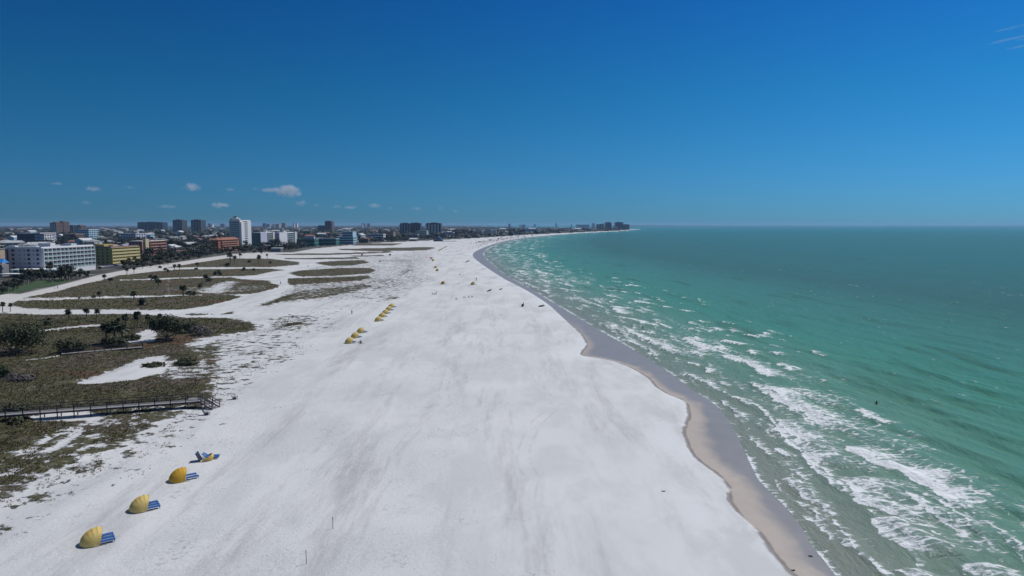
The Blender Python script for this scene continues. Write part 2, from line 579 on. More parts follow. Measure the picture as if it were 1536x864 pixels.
# ------------------------------------------------------------------ land: one sheet of sand, wet sand and scrub soil
def sand_material():
    k = NM('beach_sand')
    dr, sh, veg, town = k.attr('dry'), k.attr('shore'), k.attr('veg'), k.attr('town')
    o = k.coord()
    big = k.noise(o, 0.035, 4, 0.55)
    mid = k.noise(k.coord((0.10, 0.045, 0.1), (0, 0, 0.3)), 1.0, 7, 0.66, 0.4)
    fine = k.noise(o, 2.6, 5, 0.7)
    speck = k.noise(o, 1.5, 7, 0.82)
    base = k.mix(k.step(big, 0.35, 0.68), (0.560, 0.568, 0.562), (0.610, 0.614, 0.602))
    base = k.mix(k.step(mid, 0.44, 0.60, 0.0, 0.36), base, (0.42, 0.435, 0.445))
    blot = k.noise(k.coord((0.12, 0.016, 0.1), (0, 0, -0.12)), 1.0, 9, 0.76, 0.25)
    base = k.mix(k.step(blot, 0.48, 0.68, 0.0, 0.9), base, (0.40, 0.400, 0.405))
    tramp = k.math('MULTIPLY', k.step(dr, 18.0, 45.0), k.step(k.noise(o, 0.06, 3), 0.38, 0.6, 0.45, 1.0))
    dark = k.math('MULTIPLY', k.step(speck, 0.52, 0.70), k.math('MULTIPLY', tramp, 0.8))
    base = k.mix(dark, base, (0.33, 0.335, 0.35))
    # grey litter streaks in rough patches
    lit = k.math('MULTIPLY', k.step(k.noise(o, 0.13, 4, 0.6), 0.56, 0.7), k.step(k.noise(o, 1.7, 4, 0.7), 0.5, 0.62))
    base = k.mix(k.math('MULTIPLY', lit, k.step(dr, 8, 30, 0.0, 0.75)), base, (0.30, 0.30, 0.31))
    for off in (23.0, 24.7, 41.0, 42.6):
        wv = k.math('ADD', dr, k.math('MULTIPLY_ADD', k.noise(k.coord((.03, .012, .1)), 1.0, 3), 9.0, -4.5))
        tr = k.math('MULTIPLY', k.step(k.math('ABSOLUTE', k.math('SUBTRACT', wv, off)), 0.34, 0.10), k.step(k.noise(o, 0.25, 4), 0.4, 0.6, 0.0, 0.28))
        base = k.mix(tr, base, (0.36, 0.36, 0.37))
    # bleached strip behind the scarp
    ble = k.math('MULTIPLY', k.step(dr, 14.0, 2.0), k.step(mid, 0.62, 0.36))
    base = k.mix(k.math('MULTIPLY', ble, 0.8), base, (0.62, 0.64, 0.65))
    base = k.mix(k.step(dr, 130.0, 270.0, 0.0, 0.75), base, (0.49, 0.465, 0.43))
    # wet strip: damp tan margin, then dark wet sand
    wob = k.math('MULTIPLY_ADD', k.noise(k.coord((0.16, 0.09, 0.1)), 1.0, 6, 0.62, 0.8), 8.0, -4.0)
    sh2 = k.math('ADD', sh, wob)
    damp = k.step(dr, 0.15, -0.1)
    tan = k.mix(k.noise(o, 0.5, 4), (0.36, 0.315, 0.28), (0.43, 0.385, 0.35))
    wetc = k.mix(k.noise(o, 0.3, 3), (0.210, 0.205, 0.205), (0.275, 0.265, 0.258))
    t0 = k.step(k.attr('dist'), 85.0, 150.0, 2.4, 0.7)
    wet_w = k.step(k.math('SUBTRACT', k.math('MULTIPLY_ADD', wob, 0.75, k.math('MULTIPLY', dr, -1.0)), t0), -1.3, 2.0)
    far_wet = k.step(k.attr('dist'), 110.0, 260.0)
    wet_w = k.math('MAXIMUM', wet_w, far_wet)
    low = k.mix(wet_w, tan, wetc)
    col = k.mix(damp, base, low)
    # line of debris along the scarp
    ln = k.math('MULTIPLY', k.step(k.math('ABSOLUTE', k.math('ADD', dr, k.math('MULTIPLY_ADD', k.noise(o, 0.5, 4), 0.8, -0.4))), 0.5, 0.15), k.step(k.noise(o, 0.16, 3), 0.40, 0.48))
    ln = k.math('MULTIPLY', ln, k.step(k.attr('dist'), 300.0, 150.0))
    col = k.mix(k.math('MULTIPLY', ln, 0.75), col, (0.14, 0.125, 0.12))
    # scrub soil and low plants: broken edge
    vn = k.noise(o, 0.42, 6, 0.68)
    vn2 = k.noise(k.coord((0.10, 0.22, 0.1)), 1.0, 5, 0.6)
    thr = k.math('MULTIPLY_ADD', k.math('MULTIPLY_ADD', vn, 0.70, k.math('MULTIPLY', vn2, 0.30)), 3.4, -1.2)
    lo = k.math('SUBTRACT', 1.0, k.math('MULTIPLY', veg, 1.12))
    vf = k.step(k.math('SUBTRACT', thr, lo), -0.05, 0.16)
    vf = k.math('MULTIPLY', vf, k.step(veg, 0.01, 0.05))
    pc = k.noise(o, 0.06, 4, 0.6)
    pc2 = k.noise(o, 0.9, 4, 0.7)
    green = k.mix(k.step(pc2, 0.35, 0.7), (0.042, 0.041, 0.017), (0.096, 0.092, 0.040))
    brown = k.mix(k.step(pc2, 0.3, 0.7), (0.062, 0.048, 0.036), (0.105, 0.084, 0.064))
    plant = k.mix(k.step(pc, 0.48, 0.62), green, brown)
    plant = k.mix(k.math('MULTIPLY', k.step(k.noise(o, 0.045, 3), 0.55, 0.66), 0.7), plant, (0.105, 0.050, 0.028))
    plant = k.mix(k.math('MULTIPLY', k.step(k.noise(o, 1.3, 5, 0.75), 0.53, 0.66), 0.75), plant, (0.25, 0.225, 0.175))
    col = k.mix(vf, col, plant)
    # built-up ground inland
    tg = k.ramp(k.noise(o, 0.045, 4, 0.6), [(0.35, (0.030, 0.038, 0.022)), (0.5, (0.055, 0.055, 0.045)), (0.6, (0.12, 0.115, 0.105)), (0.7, (0.22, 0.20, 0.18))])
    col = k.mix(town, col, tg)
    k.set(color=col, spec=0.3)
    wetmask = k.math('MULTIPLY', damp, wet_w)
    k.set(rough=k.math('MULTIPLY_ADD', wetmask, -0.52, 0.9))
    h = k.math('ADD', k.math('MULTIPLY', fine, k.math('MULTIPLY_ADD', tramp, 0.9, 0.15)), k.math('MULTIPLY', speck, tramp))
    h = k.math('ADD', h, k.math('MULTIPLY', vf, k.math('MULTIPLY', pc2, 5.0)))
    h = k.math('MULTIPLY', h, k.math('SUBTRACT', 1.0, damp))
    k.set(normal=k.bump(h, 0.9, 0.12))
    return k.m

def concat_rows():
    a = np.linspace(1250, 870, 40, endpoint=False)
    b = np.linspace(870, 420, 330, endpoint=False)
    c = np.linspace(420, 345, 95, endpoint=False)
    d = 337.5 + np.geomspace(7.5, 0.75, 34)
    return np.concatenate([a, b, c, d])

us_land = np.concatenate([np.linspace(-1.5, -0.85, 60, endpoint=False), np.linspace(-0.85, 0.55, 640), np.linspace(0.553, 0.9, 40)])
Q, F = grid_mesh('land', us_land, concat_rows())
sh_a = np.full(len(Q), 0.0)
sh_a = sdf(Q, LAND)
dr_a = sdf(Q, DRY)
veg_a = veg_density(Q)
town_a = sstep(-1.5, 1.5, sdf(Q, TOWN))
z_a = land_z(Q, sh_a, dr_a, veg_a)
ok = (sh_a > -14)[F].any(1)
land = sheet('beach', Q, z_a, F[ok], sand_material(), {'dry': dr_a, 'shore': sh_a, 'veg': veg_a, 'town': town_a, 'dist': Q[:, 1]})
tag(land, kind='structure')

def gz(x, y):
    return float(land_z(np.array([[x, y]], float))[0])
def gzs(Q):
    return land_z(np.asarray(Q, float))

# ------------------------------------------------------------------ sea: one sheet with real swell, breakers and foam
CR = R(10)                        # wave crests run close to the shore direction
def crest_uv(x, y):
    return x * math.cos(CR) + y * math.sin(CR), -x * math.sin(CR) + y * math.cos(CR)

FRONTS = [  # breaker fronts: pixels along the front, foam depth seaward (m), strength
    ([(1144, 578), (1160, 592), (1182, 608), (1207, 627), (1238, 642), (1262, 650)], 5.0, 1.05),
    ([(1160, 627), (1176, 652), (1193, 674), (1213, 696), (1230, 704)], 6.0, 0.95),
    ([(1283, 615), (1300, 626), (1318, 633), (1334, 640)], 1.8, 1.1),
    ([(1266, 666), (1291, 686), (1319, 702), (1348, 709), (1366, 722), (1392, 742), (1420, 757), (1445, 770), (1468, 771)], 5.2, 1.25),
    ([(1251, 714), (1279, 730), (1298, 755), (1322, 767), (1354, 778), (1390, 782)], 6.5, 1.05),
    ([(1290, 775), (1307, 792), (1326, 808), (1341, 822), (1380, 836)], 6.5, 0.98),
    ([(1431, 847), (1445, 858), (1460, 872), (1490, 890)], 5.0, 1.0),
    ([(1334, 856), (1352, 868), (1375, 885)], 3.0, 0.9),
    ([(1161, 713), (1182, 724), (1196, 733), (1203, 746), (1223, 756), (1240, 764), (1275, 766)], 1.9, 0.92),
    ([(1164, 672), (1172, 682), (1184, 688)], 1.6, 0.95),
    ([(1120, 652), (1136, 668), (1156, 688)], 0.9, 0.95),
    ([(1250, 806), (1261, 817), (1276, 825)], 1.1, 0.95),
    ([(1201, 771), (1220, 784), (1240, 803)], 0.9, 0.92),
    ([(1192, 708), (1203, 717), (1203, 727)], 0.9, 0.85),
    ([(945, 451), (965, 455), (985, 458)], 2.2, 1.2),
    ([(1013, 464.5), (1031, 468)], 2.0, 1.15),
    ([(916, 459), (924, 468), (942, 473)], 4.0, 1.05),
    ([(918, 474.5), (950, 481), (985, 490)], 2.2, 1.05),
    ([(929, 491), (948, 501), (965, 510), (980, 515), (1000, 525), (1026, 533)], 2.4, 1.1),
    ([(893, 478), (922, 489), (938, 505), (952, 516), (975, 528)], 1.2, 0.95),
    ([(1018, 505), (1032, 515), (1048, 526), (1067, 531)], 4.0, 1.15),
    ([(1072, 511), (1090, 519), (1113, 518)], 2.4, 1.2),
    ([(1117, 502.5), (1136, 507)], 1.6, 1.2),
    ([(1150, 516.5), (1171, 522)], 0.9, 1.05),
    ([(1117, 525), (1132, 533)], 2.0, 1.15),
    ([(1079, 531), (1105, 542), (1122, 552), (1145, 562), (1182, 570)], 4.2, 1.12),
    ([(1162, 545.5), (1190, 557), (1223, 558.5)], 2.4, 1.2),
    ([(1052, 551), (1065, 560), (1082, 562)], 2.0, 1.0),
    ([(1026, 543), (1033, 550), (1048, 549)], 1.6, 0.95),
    ([(1137, 576), (1152, 590), (1162, 600), (1182, 610), (1204, 623)], 4.0, 0.98),
    ([(1079, 573), (1090, 581)], 1.4, 0.95),
    ([(1091, 594), (1105, 602), (1119, 611)], 1.8, 1.0),
    ([(1180, 580), (1215, 598), (1240, 612)], 3.0, 0.72),
    ([(868, 447.3), (890, 448.3), (927, 451)], 1.8, 1.0),
    ([(843, 447), (858, 450)], 2.0, 1.05),
    ([(932, 437.5), (941, 439.5)], 2.2, 1.15),
    ([(825, 431.5), (845, 434.5), (868, 437.5)], 2.6, 1.0),
    ([(823, 418), (845, 420.5), (862, 422)], 2.4, 0.95),
    ([(803, 407), (812, 409.5), (824, 412)], 2.4, 1.1),
    ([(815, 400.6), (824, 402)], 3.0, 1.1),
    ([(829, 414.5), (835, 416)], 3.0, 1.0),
    ([(783, 398.6), (793, 400)], 3.0, 1.0),
    ([(766, 382), (792, 383.6)], 4.0, 1.0),
    ([(762, 389.4), (780, 390.5), (794, 391.5)], 4.0, 0.95),
]
def sea_fields(Q):
    x, y = Q[:, 0], Q[:, 1]
    d = -sdf(Q, LAND)                                   # metres out to sea
    foam = np.zeros(len(Q))
    ridge = np.zeros(len(Q))
    fr = []
    for pts, wd, st in FRONTS:
        g = ats(pts, SEA_Z)
        o = np.argsort(g[:, 1])
        fr.append((g[o], wd, st))
    rs = np.random.default_rng(5)
    # further small breakers along the bend, drawn as short crests parallel to the shore
    for _ in range(330):
        yy = 170 + 1500 * rs.random() ** 1.6
        xs = np.interp(yy, shore_l[4:100, 1], shore_l[4:100, 0])
        off = 3 + min(75, yy * 0.16 + 16) * rs.random() ** 1.25
        ln = rs.uniform(2, 11) * (0.6 + yy / 600)
        ys = np.linspace(yy - ln / 2, yy + ln / 2, 4)
        xs = np.interp(ys, shore_l[4:100, 1], shore_l[4:100, 0])
        fr.append((np.column_stack([xs + off + (yy - ys) * rs.uniform(-0.05, 0.25) + rs.uniform(-.4, .4, 4), ys]), rs.uniform(0.7, 2.6) * (0.6 + yy / 600), rs.uniform(0.7, 1.1)))
    # long thin wash lines running with the waterline
    for _ in range(34):
        yy = 66 + 420 * rs.random() ** 1.7
        ln = rs.uniform(9, 26) * (0.7 + yy / 220)
        ys = np.linspace(yy - ln / 2, yy + ln / 2, 9)
        off = rs.choice([2.2, 4.5, 7.5, 11, 15, 20]) * rs.uniform(.8, 1.2) * (0.8 + yy / 400)
        xs = np.interp(ys, shore_l[:100, 1], shore_l[:100, 0])
        fr.append((np.column_stack([xs + off + (ys - yy) * rs.uniform(-.12, .04) + 1.1 * (vnoise(ys / 5, ys * 0 + yy, 7) - .5), ys]), rs.uniform(.45, 1.3) * (0.7 + yy / 300), rs.uniform(0.8, 1.1)))
    # open water whitecaps
    for _ in range(150):
        yy = 90 + 900 * rs.random() ** 1.5
        xx = yy * rs.uniform(0.2, 0.85)
        ln = rs.uniform(1.2, 3.5) * (0.7 + yy / 350)
        ys = np.linspace(yy - ln / 2, yy + ln / 2, 3)
        fr.append((np.column_stack([xx + (yy - ys) * 0.2, ys]), rs.uniform(0.25, 0.7) * (0.7 + yy / 350), rs.uniform(0.5, 0.85)))
    for g, wd, st in fr:
        y0, y1 = g[0, 1], g[-1, 1]
        wd = wd * 1.3
        m = np.where((y > y0 - 1) & (y < y1 + 1) & (x > g[:, 0].min() - 4) & (x < g[:, 0].max() + 4.5 * wd + 5))[0]
        if not len(m):
            continue
        xf = np.interp(y[m], g[:, 1], g[:, 0])
        jag = min(wd, 4.0) * 0.62
        xf = xf + jag * (fbm(y[m] / (1.2 + wd * 0.35), np.full(len(m), y0), 77, 4) - 0.5) * 2
        xf = xf + 0.45 * (fbm(y[m] * 1.3, np.full(len(m), y0 * 3.1), 78, 3) - 0.5) * min(1.0, wd)
        s = x[m] - xf
        tl = np.clip((y[m] - y0) / max(y1 - y0, 0.1), 0, 1)
        endf = np.clip(np.minimum(tl, 1 - tl) * 6, 0, 1) ** 0.6
        lead = sstep(-0.25, 0.15, s / max(1.0, y0 / 200))
        tail = (0.42 * np.exp(-np.maximum(s, 0) / (0.28 * wd)) + 0.62 * np.exp(-(np.maximum(s, 0) / (1.5 * wd)) ** 2)) * (0.72 + 0.56 * fbm(x[m] / (0.9 * wd + 1), y[m] / (0.5 * wd + 1), 211, 2))
        foam[m] = np.maximum(foam[m], st * endf * lead * tail)
        ridge[m] = np.maximum(ridge[m], endf * np.exp(-((s - 0.35 * wd) / (0.9 + 0.25 * wd)) ** 2) * min(0.55, 0.15 + wd * 0.09))
    # swash lines: thin sheets of foam at the water's edge
    n1 = fbm(x / 4, y / 5, 41)
    for off, wdt, st in ((0.0, 0.7, 1.0), (1.5, 0.7, 0.7), (3.8, 1.0, 0.72), (7.0, 1.3, 0.68), (10.5, 1.6, 0.6), (15.0, 2.0, 0.6)):
        sc = 1 + y / 260
        o = (off + 2.6 * (n1 - 0.5) * (off > 0)) * np.minimum(sc, 4)
        s = d - o - 0.35
        gate = sstep(0.34, 0.6, fbm(x / 7 + off, y / 9, 51 + int(off * 10)))
        foam = np.maximum(foam, st * np.where(s > 0, np.exp(-s / (wdt * sc)), 0) * (s > -0.05) * (gate if off > 0 else 0.45 + 0.55 * gate))
    # drifting foam haze through the surf zone
    surf = sstep(0, 6, d) * (1 - sstep(26, 48, d)) * np.exp(-np.maximum(y - 60, 0) / 400)
    foam = np.maximum(foam, surf * 0.50 * sstep(0.30, 0.70, fbm(x / 6, y / 9, 61)))
    surf2 = sstep(0, 8, d) * (1 - sstep(20 + y * .05, 40 + y * .07, d)) * sstep(150, 400, y)
    foam = np.maximum(foam, surf2 * 0.46 * (1 - sstep(1800, 2600, y)) * sstep(0.35, 0.7, fbm(x / 6, y / 20, 63)))
    # swell
    u, v = crest_uv(x, y)
    ph = 9 * fbm(x / 34, y / 50, 71) + 4.5 * fbm(x / 12, y / 20, 75)
    amp = (0.10 + 0.25 * sstep(5, 40, d)) * (0.35 + 1.2 * fbm(x / 18, y / 30, 83)) * np.exp(-np.maximum(y - 90, 0) / 75)
    sw = np.sin(u * 2 * math.pi / 10.5 + ph)
    z = amp * (sw + 0.28 * np.sin(2 * (u * 2 * math.pi / 10.5 + ph) + 0.6))
    z += 0.12 * amp / 0.3 * np.sin(u * 2 * math.pi / 4.1 + v * 0.35 + 7 * fbm(x / 9, y / 12, 91))
    z = z * sstep(0, 10, d) + ridge * sstep(1, 5, d)
    z = np.where(d < 0, -0.0, z)
    return d, np.clip(foam, 0, 1.3), z + SEA_Z, ridge

def water_material():
    k = NM('sea_water')
    d, foam, dist = k.attr('out'), k.attr('foam'), k.attr('dist')
    o = k.coord()
    pn = k.noise(k.coord((0.02, 0.006, 0.1), (0, 0, -CR)), 1.0, 4, 0.6)
    dd = k.math('ADD', d, k.math('MULTIPLY_ADD', pn, 30.0, -15.0))
    f = k.math('DIVIDE', dd, 420.0)
    c = k.ramp(f, [(0.0, (0.215, 0.245, 0.205)), (0.02, (0.175, 0.245, 0.195)), (0.06, (0.118, 0.262, 0.196)), (0.13, (0.072, 0.244, 0.178)), (0.24, (0.066, 0.210, 0.165)), (0.42, (0.052, 0.138, 0.108)), (1.0, (0.040, 0.148, 0.126))])
    far = k.step(dist, 900.0, 5000.0)
    c = k.mix(far, c, (0.016, 0.165, 0.158))
    bands = k.noise(k.coord((0.11, 0.022, 0.1), (0, 0, -CR)), 1.0, 4, 0.6, 0.4)
    c = k.mix(k.math('MULTIPLY', k.step(bands, 0.52, 0.72), k.step(d, 14.0, 40.0, 0.0, 0.55)), c, (0.050, 0.120, 0.066))  # dark bands along the crests: wave shading put into the water colour
    # foam lace
    sv = k.coord((0.30, 0.62, 0.5), (0, 0, 0.12))
    lace = k.math('MULTIPLY_ADD', k.noise(sv, 2.0, 8, 0.72, 0.6), 2.0, -0.5)
    cell = k.n('ShaderNodeTexVoronoi', feature='DISTANCE_TO_EDGE')
    k.link(k.coord((0.5, 0.95, 0.5), (0, 0, 0.12)), cell.inputs['Vector'])
    cell.inputs['Scale'].default_value = 1.0
    web = k.step(cell.outputs['Distance'], 0.18, 0.02, 0.0, 0.18)
    lace = k.math('ADD', lace, web)
    thr = k.math('SUBTRACT', 0.97, k.math('MULTIPLY', foam, 0.80))
    ff = k.step(k.math('SUBTRACT', lace, thr), 0.0, 0.28)
    ff = k.math('MULTIPLY', ff, k.step(foam, 0.03, 0.25))
    # milky water in the churn
    milk = k.math('MULTIPLY', k.step(foam, 0.15, 1.0), 0.30)
    c = k.mix(milk, c, (0.30, 0.42, 0.40))
    # tiny whitecaps far out
    wc = k.math('ADD', k.noise(k.coord((0.62, 0.26, 0.3), (0, 0, -CR)), 1.0, 4, 0.7), k.math('MULTIPLY_ADD', k.noise(k.coord((0.05, 0.02, 0.1)), 1.0, 3), 0.3, -0.15))
    wf = k.math('MULTIPLY', k.step(wc, 0.675, 0.73), k.step(d, 30.0, 70.0, 0.0, 0.6))
    ff = k.math('MAXIMUM', ff, wf)
    col = k.mix(ff, c, (0.74, 0.77, 0.78))
    b1 = k.noise(k.coord((0.9, 0.34, 1), (0, 0, -CR)), 1.0, 6, 0.65, 0.3)
    b2 = k.noise(k.coord((0.22, 0.07, 1), (0, 0, -CR)), 1.0, 4, 0.55, 0.3)
    n1 = k.bump(b2, k.step(dist, 150.0, 1200.0, 0.45, 0.12), 1.2)
    n2 = k.bump(b1, 0.8, 0.55, n1)
    b3 = k.noise(k.coord((2.4, 0.95, 1), (0, 0, -CR + .25)), 1.0, 4, 0.65)
    n2 = k.bump(b3, 0.7, 0.14, n2)
    n3 = k.bump(k.math('MULTIPLY', lace, ff), 0.5, 0.2, n2)
    # water body scatters light back; a wind-roughened surface reflects only part of the sky
    df = k.n('ShaderNodeBsdfDiffuse')
    k.link(col, df.inputs[0])
    k.link(n3, df.inputs['Normal'])
    gl = k.n('ShaderNodeBsdfGlossy')
    gl.inputs['Roughness'].default_value = 0.12
    k.link(n3, gl.inputs['Normal'])
    fz = k.n('ShaderNodeFresnel')
    fz.inputs[0].default_value = 1.333
    k.link(n3, fz.inputs['Normal'])
    fac = k.math('MULTIPLY', fz.outputs[0], k.math('MULTIPLY_ADD', ff, -0.44, 0.48))
    mx = k.n('ShaderNodeMixShader')
    k.link(fac, mx.inputs[0])
    k.link(df.outputs[0], mx.inputs[1])
    k.link(gl.outputs[0], mx.inputs[2])
    k.link(mx.outputs[0], k.out.inputs[0])
    return k.m

def sea_rows():
    a = np.linspace(1150, 870, 40, endpoint=False)
    b = np.linspace(870, 480, 430, endpoint=False)
    c = np.linspace(480, 345, 200, endpoint=False)
    d = 337.5 + np.geomspace(7.5, 0.42, 30)
    return np.concatenate([a, b, c, d])
us_sea = np.concatenate([np.linspace(-0.5, -0.14, 30, endpoint=False), np.linspace(-0.14, 0.80, 760), np.linspace(0.805, 1.6, 60)])
Q, F = grid_mesh('sea', us_sea, sea_rows())
d_a, foam_a, zs_a, _r = sea_fields(Q)
ok = (d_a > -4)[F].any(1)
sea = sheet('sea', Q, zs_a, F[ok], water_material(), {'out': d_a, 'foam': foam_a, 'dist': Q[:, 1]})
tag(sea, kind='structure')
#@@REST
# ------------------------------------------------------------------ far shore on the horizon
def ridge_land(name, pts, Y, hmax, m, depth=600):
    """low far shore: a long hummocky bank"""
    b = MB()
    rs = np.random.default_rng(3)
    xs = np.linspace(pts[0], pts[1], 160)
    hs = hmax * (0.35 + 0.65 * fbm(xs / 400, xs * 0 + 1, 13, 4)) * sstep(pts[0], pts[0] + 300, xs) * (1 - 0.8 * sstep(pts[0], pts[1], xs))
    rows = [(0, 0.0), (60, 0.8), (depth * .5, 1.0), (depth, 0.0)]
    for r in range(3):
        for i in range(159):
            (d0, k0), (d1, k1) = rows[r], rows[r + 1]
            b.face([(xs[i], Y + d0, hs[i] * k0 - 1), (xs[i + 1], Y + d0, hs[i + 1] * k0 - 1), (xs[i + 1], Y + d1, hs[i + 1] * k1 - 1), (xs[i], Y + d1, hs[i] * k1 - 1)])
    return tag(b.build(name, m), kind='structure')
ridge_land('far_shore', (lateral(900, 338, 16000), lateral(1215, 338, 16000)), 16000, 34, mat('far_wood', (0.045, 0.06, 0.05), 0.9, 0.3, 0.01))

# ------------------------------------------------------------------ materials shared by objects
M = dict(
    white=mat('white_stucco', (0.60, 0.61, 0.62), 0.8, 0.06, 0.3),
    shade=mat('shaded_white_stucco', (0.40, 0.40, 0.45), 0.8, 0.08, 0.3),  # white stucco with the shade of the unlit end wall in its colour
    offwhite=mat('off_white_stucco', (0.60, 0.58, 0.54), 0.8, 0.08, 0.3),
    yellow=mat('ochre_stucco', (0.44, 0.36, 0.10), 0.8, 0.10, 0.3),
    olive=mat('shaded_ochre_stucco', (0.40, 0.33, 0.12), 0.8, 0.10, 0.3),  # ochre stucco, shade of the wall turned from the sun put into the colour
    cream=mat('cream_stucco', (0.50, 0.44, 0.26), 0.8, 0.10, 0.3),
    salmon=mat('salmon_stucco', (0.36, 0.20, 0.155), 0.8, 0.10, 0.3),
    orange=mat('burnt_orange_stucco', (0.36, 0.135, 0.075), 0.8, 0.12, 0.3),
    terracotta=mat('terracotta_tiles', (0.27, 0.125, 0.085), 0.85, 0.2, 0.8),
    purple=mat('mauve_roofing', (0.22, 0.15, 0.20), 0.85, 0.12, 0.4),
    teal=mat('teal_stucco', (0.05, 0.16, 0.18), 0.75, 0.15, 0.3),
    seafoam=mat('dark_seafoam_stucco', (0.06, 0.19, 0.17), 0.75, 0.2, 0.3),
    paleblue=mat('pale_blue_stucco', (0.33, 0.50, 0.58), 0.75, 0.1, 0.3),
    lavender=mat('lavender_grey_stucco', (0.45, 0.46, 0.56), 0.8, 0.08, 0.3),
    tan=mat('tan_stucco', (0.38, 0.30, 0.21), 0.8, 0.1, 0.3),
    brown=mat('brown_stucco', (0.17, 0.11, 0.09), 0.8, 0.15, 0.3),
    navy=mat('dark_slate_cladding', (0.045, 0.055, 0.085), 0.6, 0.2, 0.3),
    grey=mat('grey_concrete', (0.22, 0.22, 0.23), 0.85, 0.15, 0.3),
    dgrey=mat('dark_grey_cladding', (0.085, 0.085, 0.10), 0.8, 0.15, 0.3),
    roofgrey=mat('grey_roof_felt', (0.26, 0.27, 0.28), 0.9, 0.2, 0.15),
    roofpale=mat('pale_roof_membrane', (0.52, 0.53, 0.54), 0.9, 0.15, 0.15),
    bluecloth=mat('bright_blue_awning', (0.03, 0.20, 0.50), 0.7, 0.1, 1.0),
    glass=mat('dark_window_glass', (0.030, 0.038, 0.050), 0.12, 0.3, 0.5, spec=0.6),
    tealglass=mat('greenish_balcony_glass', (0.16, 0.24, 0.25), 0.25, 0.15, 0.5, spec=0.6),
    deck=mat('weathered_deck_boards', (0.26, 0.26, 0.27), 0.85, 0.25, 1.2),
    timber=mat('dark_weathered_timber', (0.050, 0.048, 0.050), 0.85, 0.3, 1.5),
    bark=mat('grey_brown_bark', (0.14, 0.115, 0.095), 0.9, 0.3, 2.0),
    blue=mat('royal_blue_vinyl', (0.034, 0.125, 0.36), 0.5, 0.15, 2.0),
    navyfab=mat('dark_navy_fabric', (0.022, 0.028, 0.055), 0.75, 0.2, 2.0),
    metal=mat('dull_grey_metal', (0.30, 0.30, 0.31), 0.45, 0.15, 2.0),
    black=mat('black_rubber', (0.02, 0.02, 0.022), 0.7, 0.2, 2.0),
    wood=mat('driftwood', (0.075, 0.065, 0.06), 0.9, 0.3, 2.0),
    stake=mat('orange_brown_stake', (0.22, 0.105, 0.06), 0.7, 0.2, 3.0),
    rust=mat('rusty_dark_stake', (0.11, 0.075, 0.06), 0.7, 0.25, 3.0),
    lawn=None,
)
def canopy_mat(name, col, col2):
    k = NM(name)
    f = k.noise(k.coord(), 1.1, 4)
    k.set(color=k.mix(k.step(f, 0.4, 0.62), col, col2), rough=0.62, spec=0.3)
    tr = k.n('ShaderNodeBsdfTranslucent')
    k.put(tr.inputs[0], col)
    mx = k.n('ShaderNodeMixShader')
    mx.inputs[0].default_value = 0.22
    k.link(k.b.outputs[0], mx.inputs[1])
    k.link(tr.outputs[0], mx.inputs[2])
    k.link(mx.outputs[0], k.out.inputs[0])
    return k.m
CAN = [canopy_mat('golden_yellow_canvas', (0.72, 0.43, 0.05), (0.64, 0.36, 0.035)),
       canopy_mat('faded_yellow_canvas', (0.78, 0.60, 0.22), (0.70, 0.50, 0.14))]
LEAF = leafmat('seagrape_leaves', (0.022, 0.030, 0.012), (0.036, 0.044, 0.018), (0.062, 0.064, 0.028))
LEAF2 = leafmat('street_tree_leaves', (0.014, 0.022, 0.012), (0.024, 0.033, 0.016), (0.042, 0.048, 0.025))
PALM = leafmat('palm_fronds', (0.020, 0.027, 0.012), (0.034, 0.042, 0.019), (0.070, 0.068, 0.034))
DRY_L = leafmat('dry_palm_skirt', (0.085, 0.065, 0.042), (0.12, 0.095, 0.065), (0.07, 0.052, 0.036))
TWIG = leafmat('bare_grey_twigs', (0.075, 0.066, 0.062), (0.11, 0.10, 0.098), (0.06, 0.05, 0.046))

# ------------------------------------------------------------------ buildings
def box_part(name, parent, m, *b):
    return MB().box(*b).build(name, m, parent)

def windows(parent, face, x0, x1, z0, z1, bays, floors, ww, hh, off, m, name='window', limit=100, sill=None):
    """a grid of window parts on one face: 'front' looks to -Y, 'side' to +X. Pane set in a frame 6 cm proud"""
    n = 0
    me = MB()
    me.box(-ww / 2, ww / 2, -0.05, 0.06, -hh / 2, hh / 2)
    mesh = me.mesh(name, m)
    fr = MB()
    t = 0.10
    for a in ((-ww / 2 - t, ww / 2 + t, hh / 2, hh / 2 + t), (-ww / 2 - t, ww / 2 + t, -hh / 2 - t, -hh / 2), (-ww / 2 - t, -ww / 2, -hh / 2, hh / 2), (ww / 2, ww / 2 + t, -hh / 2, hh / 2)):
        fr.box(a[0], a[1], -0.12, 0.05, a[2], a[3])
    frame = fr.mesh('frame', M['white'] if sill is None else sill)
    for i in range(bays):
        for j in range(floors):
            if n >= limit:
                return n
            u = x0 + (x1 - x0) * (i + 0.5) / bays
            z = z0 + (z1 - z0) * (j + 0.55) / floors
            o = put(name, mesh, parent)
            if face == 'front':
                o.location = (u, off, z)
            else:
                o.location = (off, u, z)
                o.rotation_euler = (0, 0, R(90))
            f = put('frame', frame, o)
            n += 1
    return n

